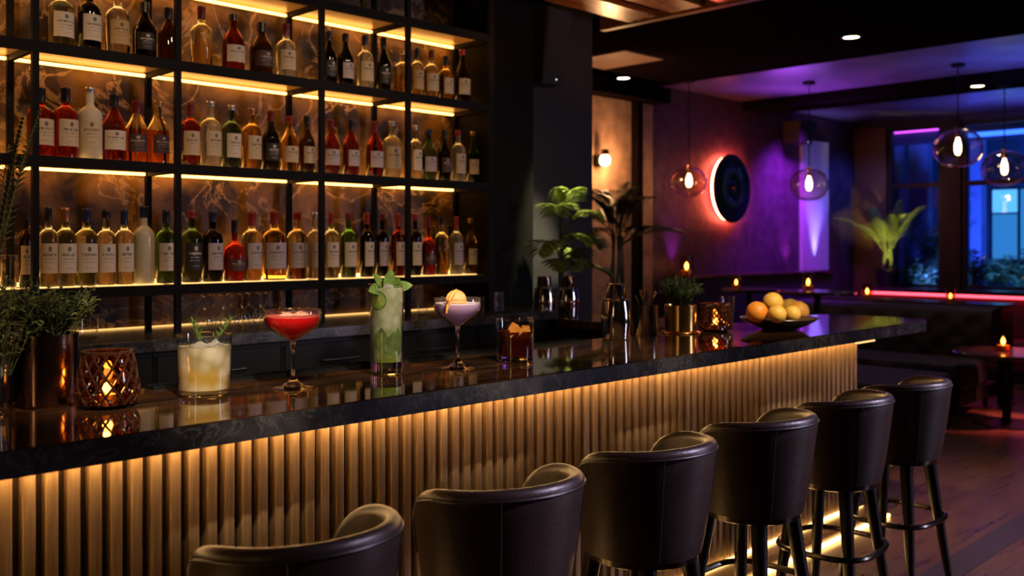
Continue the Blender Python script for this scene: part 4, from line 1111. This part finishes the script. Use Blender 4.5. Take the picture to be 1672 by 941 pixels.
# pendants
def pendant(label, X, Y, ztop, zc, R):
    t = thing('pendant_lamp', label, 'pendant lamp', (X, Y, ztop), group='globe pendant lamps')
    d = zc - ztop
    MB().lathe([(0,-.0005),(.06,-.0005),(.062,-.004),(.055,-.028),(.012,-.032),(0,-.032)], 28).build('canopy', M['black'], t)
    MB().tube([(0,0,-.03),(0,0,d+R*.8+.03)], .0055, 8).build('rod', M['black'], t)
    MB().lathe([(0,d+R*.45),(.02,d+R*.45),(.024,d+R*.55),(.024,d+R*.82),(.03,d+R*.84),(.03,d+R*.9),(.008,d+R*.9),(0,d+R*.95)], 20).build('socket', M['copper'], t)
    MB().lathe([(0,d-R*.30),(.018,d-R*.27),(.028,d-R*.12),(.028,d+R*.15),(.016,d+R*.36),(.012,d+R*.449),(0,d+R*.449)], 18).build('bulb', M['bulb'], t)
    prof = []
    for k in range(1, 19):
        a = -PI/2 + (PI*.93)*k/18
        prof.append((R*abs(math.cos(a))**.85, d + R*.84*math.copysign(abs(math.sin(a))**.95, math.sin(a))))
    prof = [(0, d - R*.84)] + prof
    inn = [(max(r_-.004, 0), z_ + (.004 if z_ < d else -.004)) for r_, z_ in reversed(prof)]
    MB().lathe(prof + inn, 44).build('globe', M['globe'], t)
    return (X, Y, zc)
PEND = []
for lab, px, py, Rp, Y, zt_ in (('clear globe pendant lamp hanging beside the glowing record', 1125, 297, 29, 5.30, H1+.02), ('clear globe pendant lamp in front of the pale blue wall panel', 1321, 302, 31, 4.55, H1+.02),
                     ('clear globe pendant lamp hanging highest, before the black window post', 1564, 242, 38, 3.17, H1+.02), ('clear globe pendant lamp hanging before the bright blue window', 1640, 275, 35, 3.06, 2.97)):
    X, tt = onY(px, Y)
    if zt_ < 3: X = 9.48; Y, tt = onX(px, X)
    PEND.append(pendant(lab, X, Y, zt_, zat(py, tt), Rp/F*tt))
# sconce on the tan wall
X, tt = onY(985, 5.62); zs = zat(262, tt)
t = thing('wall_sconce', 'small glowing wall sconce behind the dark palm', 'wall lamp', (X, 5.70, zs))
MB().lathe([(0,-.05),(.05,-.045),(.05,.045),(0,.05)], 20).build('back_plate', M['black'], t)
MB().tube([(0,-.05,.0),(0,-.10,.03),(0,-.10,.05)], .008, 8).build('arm', M['copper'], t)
MB().lathe([(0,.10),(.035,.10),(.04,.05),(.03,.045),(0,.045)], 20, (0,-.10,0)).build('cap', M['copper'], t)
MB().ball((0,-.10,0), (.05,.05,.055), 18, 12).build('bulb', glow('sconce_bulb', (1,.58,.24), 20), t)
SCON = (X, 5.60, zs)
# downlights
DL = []
def downlight(label, px, py, z, X=None):
    if X is None: X, Y, tt = onZ(px, py, z)
    else: Y, tt = onX(px, X)
    t = thing('ceiling_downlight', label, 'downlight', (X, Y, z), group='ceiling downlights')
    MB().lathe([(.058,-.0005),(.078,-.0005),(.078,-.006),(.062,-.008),(.058,-.004)], 32, close=True).build('trim_ring', M['black'], t)
    MB().lathe([(0,-.0005),(.0575,-.0005),(.0575,-.004),(0,-.004)], 32).build('lens', glow('downlight_lens', (1,.72,.42), 12), t)
    DL.append((X, Y, z))
downlight('large round downlight in the dark ceiling', 1390, 60, H1)
downlight('round downlight in the soffit near the window', 1596, 140, 2.97)
downlight('faint downlight below the pale ceiling panel', 1018, 127, H1)
# banquette along the purple wall
t = thing('banquette', 'long dark upholstered banquette along the purple wall', 'sofa', (7.75, 0, 0))
MB().box(0, 3.1, 5.42, 5.65, .42, 1.14).build('backrest', M['sofa'], t, smooth=0, bevel=.03)
MB().box(0, 3.1, 5.06, 5.419, .18, .46).build('seat', M['sofa'], t, smooth=0, bevel=.04)
MB().box(0, 3.1, 5.1, 5.64, 0, .179).build('plinth', M['ink'], t, smooth=0)
MB().box(0, 3.1, 5.40, 5.655, 1.141, 1.17).build('ledge', M['tabletop'], t, smooth=0, bevel=.004)
def candle(label, loc, s=1.0, group='candle glasses in the lounge'):
    t = thing('candle_glass', label, 'candle', loc, group=group)
    R_, h_ = .036*s*1.5, .10*s*1.5
    MB().lathe([(0,.0005),(R_*.9,.0005),(R_,.006),(R_,h_),(R_-.004,h_),(R_-.004,.012),(0,.010)], 24).build('glass', M['glamber'], t)
    w = MB().lathe([(0,.0105),(R_*.8,.0105),(R_*.8,h_*.28),(0,h_*.27)], 20).build('wax', M['wax'], t)
    MB().lathe([(0,h_*.285),(.010*s,h_*.36),(.015*s,h_*.46),(.010*s,h_*.58),(0,h_*.7)], 10).build('flame', M['flame'], w)
X, tt = onY(1121, 5.52)
candle('tall candle glass on the banquette ledge under a pink glow', (X, 5.52, 1.1705), 1.3)
# high tables
def high_table(label, X, Y, z, R_):
    t = thing('high_table', label, 'table', (X, Y, 0), group='high tables in the lounge')
    MB().lathe([(0,z-.03),(R_-.01,z-.03),(R_,z-.024),(R_,z-.004),(R_-.004,z),(0,z)], 40).build('tabletop', M['tabletop'], t)
    MB().lathe([(0,.02),(.035,.02),(.03,.06),(.03,z-.05),(.1,z-.0305),(0,z-.0305)], 20).build('column', M['tablemetal'], t)
    MB().lathe([(0,0),(.24,0),(.24,.008),(.05,.0195),(0,.0195)], 32).build('base', M['tablemetal'], t)
high_table('dark high table by the banquette, nearer the dark palm', 7.62, 4.62, 1.08, .26)
candle('candle on the high table nearer the dark palm', (7.55, 4.72, 1.081), .8)
high_table('dark high table in front of the blue wall panel', 7.70, 4.0, 1.08, .32)
X, Y, tt = onZ(1298, 470, 1.08); candle('candle on the high table before the blue wall panel', (7.72, 4.10, 1.081), 1.0)
# sofa
t = thing('lounge_sofa', 'navy velvet sofa with buttoned back beyond the bar end', 'sofa', (8.3, 3.05, 0))
sb = MB(); K = 10
nx, nz = 28, 10
def tuft(y_, z_):
    cy, cz = .30, .22
    best = 1
    i = round(y_/cy*2)
    for ii in (i-1, i, i+1):
        j0 = round(z_/cz*2)
        for jj in (j0-1, j0, j0+1):
            if (ii + jj) % 2: continue
            d_ = math.hypot((y_ - ii*cy/2)/.13, (z_ - jj*cz/2)/.1); best = min(best, d_)
    return -.03*math.exp(-best*best*2.5)
vs = []; fs = []; NY, NZ = 66, 18
for i in range(NY+1):
    for j in range(NZ+1):
        y_ = 1.95*i/NY; z_ = .42 + .48*j/NZ; ed = min(1, 10*j/NZ*.0 + 1)
        rx = .04*(1 - math.sqrt(max(0, 1 - max(0, (j/NZ - .88)/.12)**2)))
        vs.append((.80 - .03*math.sin(PI*j/NZ) - tuft(y_, z_-.42) + rx, y_, z_))
for i in range(NY):
    for j in range(NZ): a = i*(NZ+1)+j; fs.append((a, a+NZ+1, a+NZ+2, a+1))
n0 = len(vs)
for i in range(NY+1):
    for j in range(NZ+1): vs.append((1.06, 1.95*i/NY, .42 + .48*j/NZ))
for i in range(NY):
    for j in range(NZ): a = n0 + i*(NZ+1)+j; fs.append((a, a+1, a+NZ+2, a+NZ+1))
for i in range(NY):
    a = i*(NZ+1); fs.append((a, n0+a, n0+a+NZ+1, a+NZ+1)); a += NZ; fs.append((a, a+NZ+1, n0+a+NZ+1, n0+a))
for j in range(NZ):
    fs.append((j, j+1, n0+j+1, n0+j)); a = NY*(NZ+1)+j; fs.append((a, n0+a, n0+a+1, a+1))
sb.add(vs, fs); sb.build('backrest', M['sofa'], t, smooth=70)
MB().box(.10, .79, 0, 1.95, .22, .45).build('seat', M['sofa'], t, smooth=0, bevel=.05)
MB().box(.12, 1.04, .02, 1.93, .10, .219).build('base', M['ink'], t, smooth=0)
for a in (.2, .95):
    for b in (.1, 1.85): MB().tube([(a, b, 0), (a, b, .101)], .02, 8).build('leg', M['ink'], t)
# console behind the sofa
t = thing('console_table', 'narrow dark console table behind the navy sofa', 'table', (9.42, 3.05, 0))
MB().box(0, .36, 0, 1.95, .89, .92).build('top', M['tabletop'], t, smooth=0, bevel=.003)
for b in (.02, 1.88): MB().box(.02, .34, b, b+.04, 0, .8895).build('leg', M['tablemetal'], t, smooth=0)
Y, tt = onX(1416, 9.6); candle('candle on the console below the yellow lit palm', (9.6, Y, .9205), 1.0)
Y, tt = onX(1552, 9.6); candle('candle on the console below the black window post', (9.6, Y, .9205), .8)
# window bench
t = thing('window_bench', 'burgundy bench with a red light strip along the windows', 'bench', (11.38, 2.2, 0))
MB().box(.02, .60, 0, 3.05, .44, .90).build('backrest', M['bench'], t, smooth=0, bevel=.02)
MB().box(-.50, .019, 0, 2.6, .12, .44).build('seat', M['bench'], t, smooth=0, bevel=.04)
MB().box(-.03, .61, -.01, 3.06, .901, .95).build('ledge', M['tabletop'], t, smooth=0, bevel=.004)
MB().box(-.012, .015, 0, 3.05, .872, .900).build('light_strip', glow('led_red', (1,.06,.10), 5), t, smooth=0)
MB().box(-.45, .58, .05, 2.55, 0, .119).build('plinth', M['ink'], t, smooth=0)
# low cocktail table, ottoman, armchair
t = thing('cocktail_table', 'round low dark table holding a candle beyond the last stool', 'table', (8.42, 2.70, 0))
MB().lathe([(0,.565),(.40,.565),(.42,.572),(.42,.592),(.412,.60),(0,.60)], 56).build('tabletop', M['tabletop'], t)
MB().lathe([(0,.021),(.04,.021),(.034,.06),(.034,.52),(.12,.5645),(0,.5645)], 20).build('column', M['tablemetal'], t)
MB().lathe([(0,0),(.27,0),(.27,.01),(.06,.0205),(0,.0205)], 40).build('base', M['tablemetal'], t)
X, Y, tt = onZ(1638, 573, .60); candle('candle on the round low table beyond the last stool', (X, Y, .6005), 1.1)
t = thing('ottoman_bench', 'low dark upholstered bench on short legs beyond the stools', 'bench', (7.05, 3.02, 0))
MB().box(0, 1.1, 0, .9, .24, .42).build('seat', M['sofa'], t, smooth=0, bevel=.04)
for a in (.06, 1.04):
    for b in (.06, .84): MB().tube([(a, b, .2405), (a, b, 0)], [.026, .016], 8).build('leg', M['ink'], t)
t = thing('armchair', 'low dark armchair behind the round low table', 'chair', (9.35, 2.35, 0))
MB().box(-.3, .25, -.3, .3, .24, .42).build('seat', M['sofa'], t, smooth=0, bevel=.04)
sh = MB(); 
for k in range(21):
    a = R(-100 + 10*k); c_, s_ = math.cos(a), math.sin(a)
    sh.v += [(.27*c_+.0, .32*s_, .25), (.31*c_, .37*s_, .68), (.35*c_, .41*s_, .68), (.32*c_, .37*s_, .25)]
for k in range(20):
    for j in range(4): sh.f.append((k*4+j, k*4+(j+1) % 4, k*4+4+(j+1) % 4, k*4+4+j))
sh.f += [(0,1,2,3), (83,82,81,80)]
sh.build('backrest', M['sofa'], t)
for a in (-.24, .2):
    for b in (-.24, .24): MB().tube([(a, b, .2405), (a*1.1, b*1.1, 0)], [.02, .012], 8).build('leg', M['ink'], t)

# ------------------------------------------------------------------ outside the windows
struct(MB().box(12.2, 19, -4, 10, -.15, -.05).build('ground', pbr('terrace', (.05,.05,.06), .5), smooth=0), 'dark terrace outside the windows', 'ground')
bt = thing('neighbour_building', 'dark building outside with a bright blue lit window', 'building', (17.2, 0, -.05))
bw = MB(); bw.box(0, .6, -4, 3.6, 0, 5); bw.box(0, .6, 4.5, 10, 0, 5); bw.box(0, .6, 3.6, 4.5, 0, .8); bw.box(0, .6, 3.6, 4.5, 2.75, 5)
bw.build('wall', pbr('building_wall', (.05,.07,.10), .7), bt, smooth=0)
wy0, wy1 = 3.65, 6.2
Yw, tw = onX(1641, 17.2)
wn = MB().box(-.02, .05, Yw-.72, Yw+.22, zat(425, tw)+.05, zat(308, tw)+.05).build('window', M['winframe'], bt, smooth=0)
MB().box(-.03, -.021, Yw-.20, Yw+.19, zat(423, tw)+.05, zat(350, tw)+.05).build('pane', glow('blue_window', (.03,.20,.55), 1.3), wn, smooth=0)
MB().box(-.03, -.021, Yw-.20, Yw+.19, zat(347, tw)+.05, zat(310, tw)+.05).build('pane', glow('blue_window_bright', (.10,.42,.95), 1.7), wn, smooth=0)
MB().box(-.03, -.021, Yw-.70, Yw-.25, zat(423, tw)+.05, zat(310, tw)+.05).build('pane', glow('blue_window_side', (.03,.22,.6), 1.2), wn, smooth=0)
for k, (px, w_) in enumerate(((1462,.10),(1503,.14),(1597,.08))):
    Yc, tc_ = onX(px, 14.4 + k*.3)
    c_ = MB().box(-.1, .1, -w_, w_, 0, 3.6).build('terrace_column', pbr('column_paint_%d' % k, (.30,.30,.36), .6), loc=(14.4 + k*.3, Yc, -.05), smooth=0)
    tag(c_, ['pale terrace column seen behind the yellow lit palm', 'pale terrace column washed in blue light', 'slim terrace column between post and blue window'][k], 'column', 'columns outside the windows')
cn = thing('terrace_canopy', 'terrace canopy outside with magenta and blue light strips', 'canopy', (13.2, 1.0, 3.2))
MB().box(.4, 2.6, 0, 6.6, 0, .15).build('roof', pbr('canopy_paint', (.12,.12,.18), .5), cn, smooth=0)
MB().box(.36, .40, 3.9, 5.2, -.12, -.06).build('magenta_strip', glow('neon_magenta', (.75,.08,1.0), 3.5), cn, smooth=0)
MB().box(.36, .40, 2.2, 3.88, -.26, -.20).build('blue_strip', glow('neon_blue', (.04,.16,1.0), 3.0), cn, smooth=0)
MB().box(.405, .43, 2.0, 5.4, -.3, -.001).build('fascia', pbr('canopy_fascia', (.05,.05,.09), .5), cn, smooth=0)
random.seed(44)
for k, (px, X_, hh, sp, lab) in enumerate(((1500,13.0,.55,.22,'leafy terrace shrub under the blue uplight'),(1528,13.85,1.25,.26,'tall blue lit terrace shrub beside the window post'),(1590,13.0,.75,.25,'green terrace shrub just past the window post'),(1630,15.7,.6,.3,'bluish terrace shrub below the bright window'),(1668,13.9,.7,.25,'dark terrace shrub at the frame edge'),(1475,15.3,.7,.4,'low terrace shrub behind the yellow lit palm'))):
    Y, tt = onX(px, X_)
    t = thing('terrace_shrub', lab, 'shrub', (X_, Y, -.05), group='shrubs outside the windows')
    MB().lathe([(0,0),(.2,0),(.25,.85),(.22,.85),(.2,.8),(0,.8)], 20).build('pot', M['ink'], t)
    lv, sm = MB(), MB(); bush(lv, sm, (0,0,.8), 55, hh, sp, .13, .06, 8)
    sm.build('stems', M['stemg'], t); lv.build('foliage', M['palm'], t, recalc=False)

# ------------------------------------------------------------------ lamps
def spot(name, loc, target, energy, col, size=45, blend=.6, rad=.05):
    L = bpy.data.lights.new(name, 'SPOT'); L.energy = energy; L.color = col; L.spot_size = R(size); L.spot_blend = blend; L.shadow_soft_size = rad
    o = bpy.data.objects.new(name, L); COL.objects.link(o); o.location = loc
    o.rotation_euler = (Vector(target) - Vector(loc)).to_track_quat('-Z', 'Y').to_euler(); return o
def point(name, loc, energy, col, rad=.03):
    L = bpy.data.lights.new(name, 'POINT'); L.energy = energy; L.color = col; L.shadow_soft_size = rad
    o = bpy.data.objects.new(name, L); COL.objects.link(o); o.location = loc; return o
WARM = (1, .72, .42)
# ceiling spots above the bar, plus added fill lights for the drinks
for k, x_ in enumerate((1.2, 2.1, 3.0)):
    spot('bar_spot', (x_ - .45, .75, 3.0), (x_ + .1, 2.6, 1.12), 560, (1, .80, .58), 21, .9, .04)
for x_, y_, e_ in ((1.40, 2.58, 900), (1.99, 2.60, 700), (2.40, 2.54, 480)):
    spot('drink_fill', (x_ - 2.3, -1.9, 2.75), (x_, y_, 1.22), e_, (1, .82, .62), 8.5, 1.0, .05)  # added behind the camera to light the drinks from the front
spot('bar_spot', (.3, .75, 3.0), (.90, 2.7, 1.25), 170, (1, .80, .58), 16, .9, .04)  # added to brighten the herb planter
spot('bar_spot', (3.7, .9, 3.0), (4.25, 2.65, 1.15), 380, (1, .80, .58), 27, .9, .04)
for x_ in (1.0, 2.2, 3.3):
    spot('shelf_spot', (x_ + .1, 2.3, 3.0), (x_, 4.1, 1.6), 34, (1, .68, .40), 80, .8, .04)
spot('palm_spot', (4.52, 3.85, 3.02), (4.60, 4.2, 1.75), 700, (1, .92, .50), 24, .8, .03)
# unseen light panels added for streak highlights on glass, steel and stools
def add_light_panel(name, loc, target, w_, h_, energy, col):
    L = bpy.data.lights.new(name, 'AREA'); L.shape = 'RECTANGLE'; L.size = w_; L.size_y = h_; L.energy = energy; L.color = col; L.spread = R(100)
    o = bpy.data.objects.new(name, L); COL.objects.link(o); o.location = loc
    o.rotation_euler = (Vector(target) - Vector(loc)).to_track_quat('-Z', 'Y').to_euler(); return o
add_light_panel('highlight_panel', (7.2, -3.0, 1.75), (3.4, 2.0, 1.5), .42, 1.8, 26, (.72, .68, 1.0))
add_light_panel('highlight_panel', (-2.5, .9, 1.8), (2.0, 2.4, 1.4), .16, 1.5, 1.6, (1, .62, .28))
spot('counter_end_fill', (7.0, -.6, 2.95), (5.35, 2.2, 1.02), 260, (.75, .62, 1.0), 18, 1.0, .1)  # added to lighten the far counter end
for k in range(6):
    spot('stool_fill', (SX[k] + 2.3, -.35, 3.0), (SX[k] + .14, 1.66, .62), 620, (.80, .66, .95), 15, 1.0, .12)  # light added at each stool for the violet sheen
spot('floor_violet', (6.4, .3, 3.0), (5.6, 1.1, 0), 45, (.55, .25, .95), 60, .9, .2)  # this and the next two are added to tint the floor
spot('floor_red', (9.0, .9, 2.7), (8.45, 2.75, 0), 1300, (1, .17, .14), 25, .8, .1)
spot('floor_warm', (5.2, 2.0, 3.0), (5.6, 1.7, 0), 190, (1, .5, .2), 60, .9, .1)
# purple wall
X, _ = onY(1110, 5.6)
spot('purple_wall_wash', (10.0, 5.1, 2.9), (10.1, 5.7, 1.0), 420, (.34, .03, .85), 100, .9, .1)
spot('pink_uplight', (X, 5.60, 1.22), (X+.04, 5.69, 2.2), 26, (.75, .05, .9), 60, .9, .05)
spot('blue_uplight', (10.80, 5.58, 1.20), (10.84, 5.66, 2.3), 110, (.30, .26, 1.0), 42, .9, .03)
spot('blue_uplight', (10.85, 5.3, 1.2), (10.85, 5.68, 2.6), 60, (.25, .16, 1.0), 60, .9, .05)
spot('magenta_uplight', (10.2, 5.60, 1.22), (10.15, 5.7, 1.9), 22, (.6, .05, .9), 70, .9, .05)
spot('blue_corner', (11.4, 4.9, 2.9), (11.7, 5.68, 1.7), 60, (.05, .12, 1.0), 80, .9, .1)
spot('ceiling_purple', (9.0, 5.0, 2.2), (8.7, 4.6, 3.05), 170, (.42, .08, .95), 110, .9, .2)
spot('ceiling_blue', (8.8, 2.4, 2.2), (8.7, 2.6, 3.05), 150, (.10, .14, 1.0), 110, .9, .2)
spot('ceiling_blue', (11.0, 3.4, 2.2), (11.0, 3.6, 3.05), 140, (.12, .12, 1.0), 120, .9, .2)
# candles, pendants, sconce
for p in PEND: point('pendant_light', (p[0], p[1], p[2] - .08), 1.6, (1, .6, .28), .03)
point('sconce_light', (SCON[0], 5.54, SCON[2]), 34, (1, .52, .22), .05)
spot('panel_uplight', (6.3, 5.0, 2.2), (6.4, 5.08, 3.05), 16, (1, .5, .3), 70, .6, .05)
point('lantern_light', (1.036, 2.612, CT+.075), .4, (1, .55, .2), .012)
x, y, _ = onZ(1168, 541, CT); point('lantern_light', (x, y, CT+.07), .5, (1, .55, .2), .012)
for d in DL[:2]: spot('downlight', (d[0], d[1], d[2] - .02), (d[0], d[1], 0), 20, WARM, 80, .8, .05)
# plank ceiling wash above the shelving
for x_ in (3.6, 4.6):
    spot('plank_wash', (x_, 3.6, 2.3), (x_ + .5, 3.9, 3.05), 11, (1, .36, .06), 110, .9, .05)
# yellow lit palm and terrace
yy, _ = onX(1448, 11.62)
spot('palm_uplight', (11.25, yy - .25, 1.05), (11.62, yy, 1.75), 60, (1, .85, .25), 80, .8, .03)
spot('terrace_blue', (12.5, 4.9, .7), (13.5, 5.0, 1.5), 700, (.03, .08, 1.0), 80, .8, .05)
spot('terrace_blue', (12.6, 3.9, .7), (13.6, 4.0, 1.3), 600, (.03, .12, 1.0), 90, .8, .05)
spot('building_blue', (15.0, 3.5, .3), (17.2, 4.5, 2.4), 700, (.05, .2, 1.0), 110, .9, .1)
spot('canopy_blue', (14.4, 3.2, 2.2), (14.2, 3.6, 3.2), 150, (.15, .1, 1.0), 120, .9, .1)

# ------------------------------------------------------------------ world, camera, output
w = bpy.data.worlds.new('World'); sc.world = w; w.use_nodes = True
bg = w.node_tree.nodes['Background']; bg.inputs[0].default_value = (.020, .016, .030, 1); bg.inputs[1].default_value = .06
cam = bpy.data.cameras.new('camera'); co = bpy.data.objects.new('camera', cam); COL.objects.link(co); sc.camera = co
cam.sensor_width = 36; cam.lens = F/1672*36; cam.shift_y = -(470.5 - HY)/1672; cam.clip_start = .05
co.location = (0, 0, CAMZ); d = Vector((AX, AY, 0)); co.rotation_euler = d.to_track_quat('-Z', 'Z').to_euler()
co.rotation_euler = (PI/2, 0, math.atan2(AY, AX) - PI/2)
cam.dof.use_dof = True; cam.dof.focus_distance = 3.1; cam.dof.aperture_fstop = 2.4
vs = sc.view_settings; sc.display_settings.display_device = 'sRGB'; vs.view_transform = 'Standard'; vs.look = 'None'; vs.exposure = 0; vs.gamma = 1; vs.use_curve_mapping = False
cy = sc.cycles
cy.use_denoising = True; cy.max_bounces = 10; cy.diffuse_bounces = 3; cy.glossy_bounces = 4; cy.transmission_bounces = 10; cy.transparent_max_bounces = 24
cy.sample_clamp_indirect = 4; cy.sample_clamp_direct = 0; cy.caustics_reflective = False; cy.caustics_refractive = False; cy.blur_glossy = .5
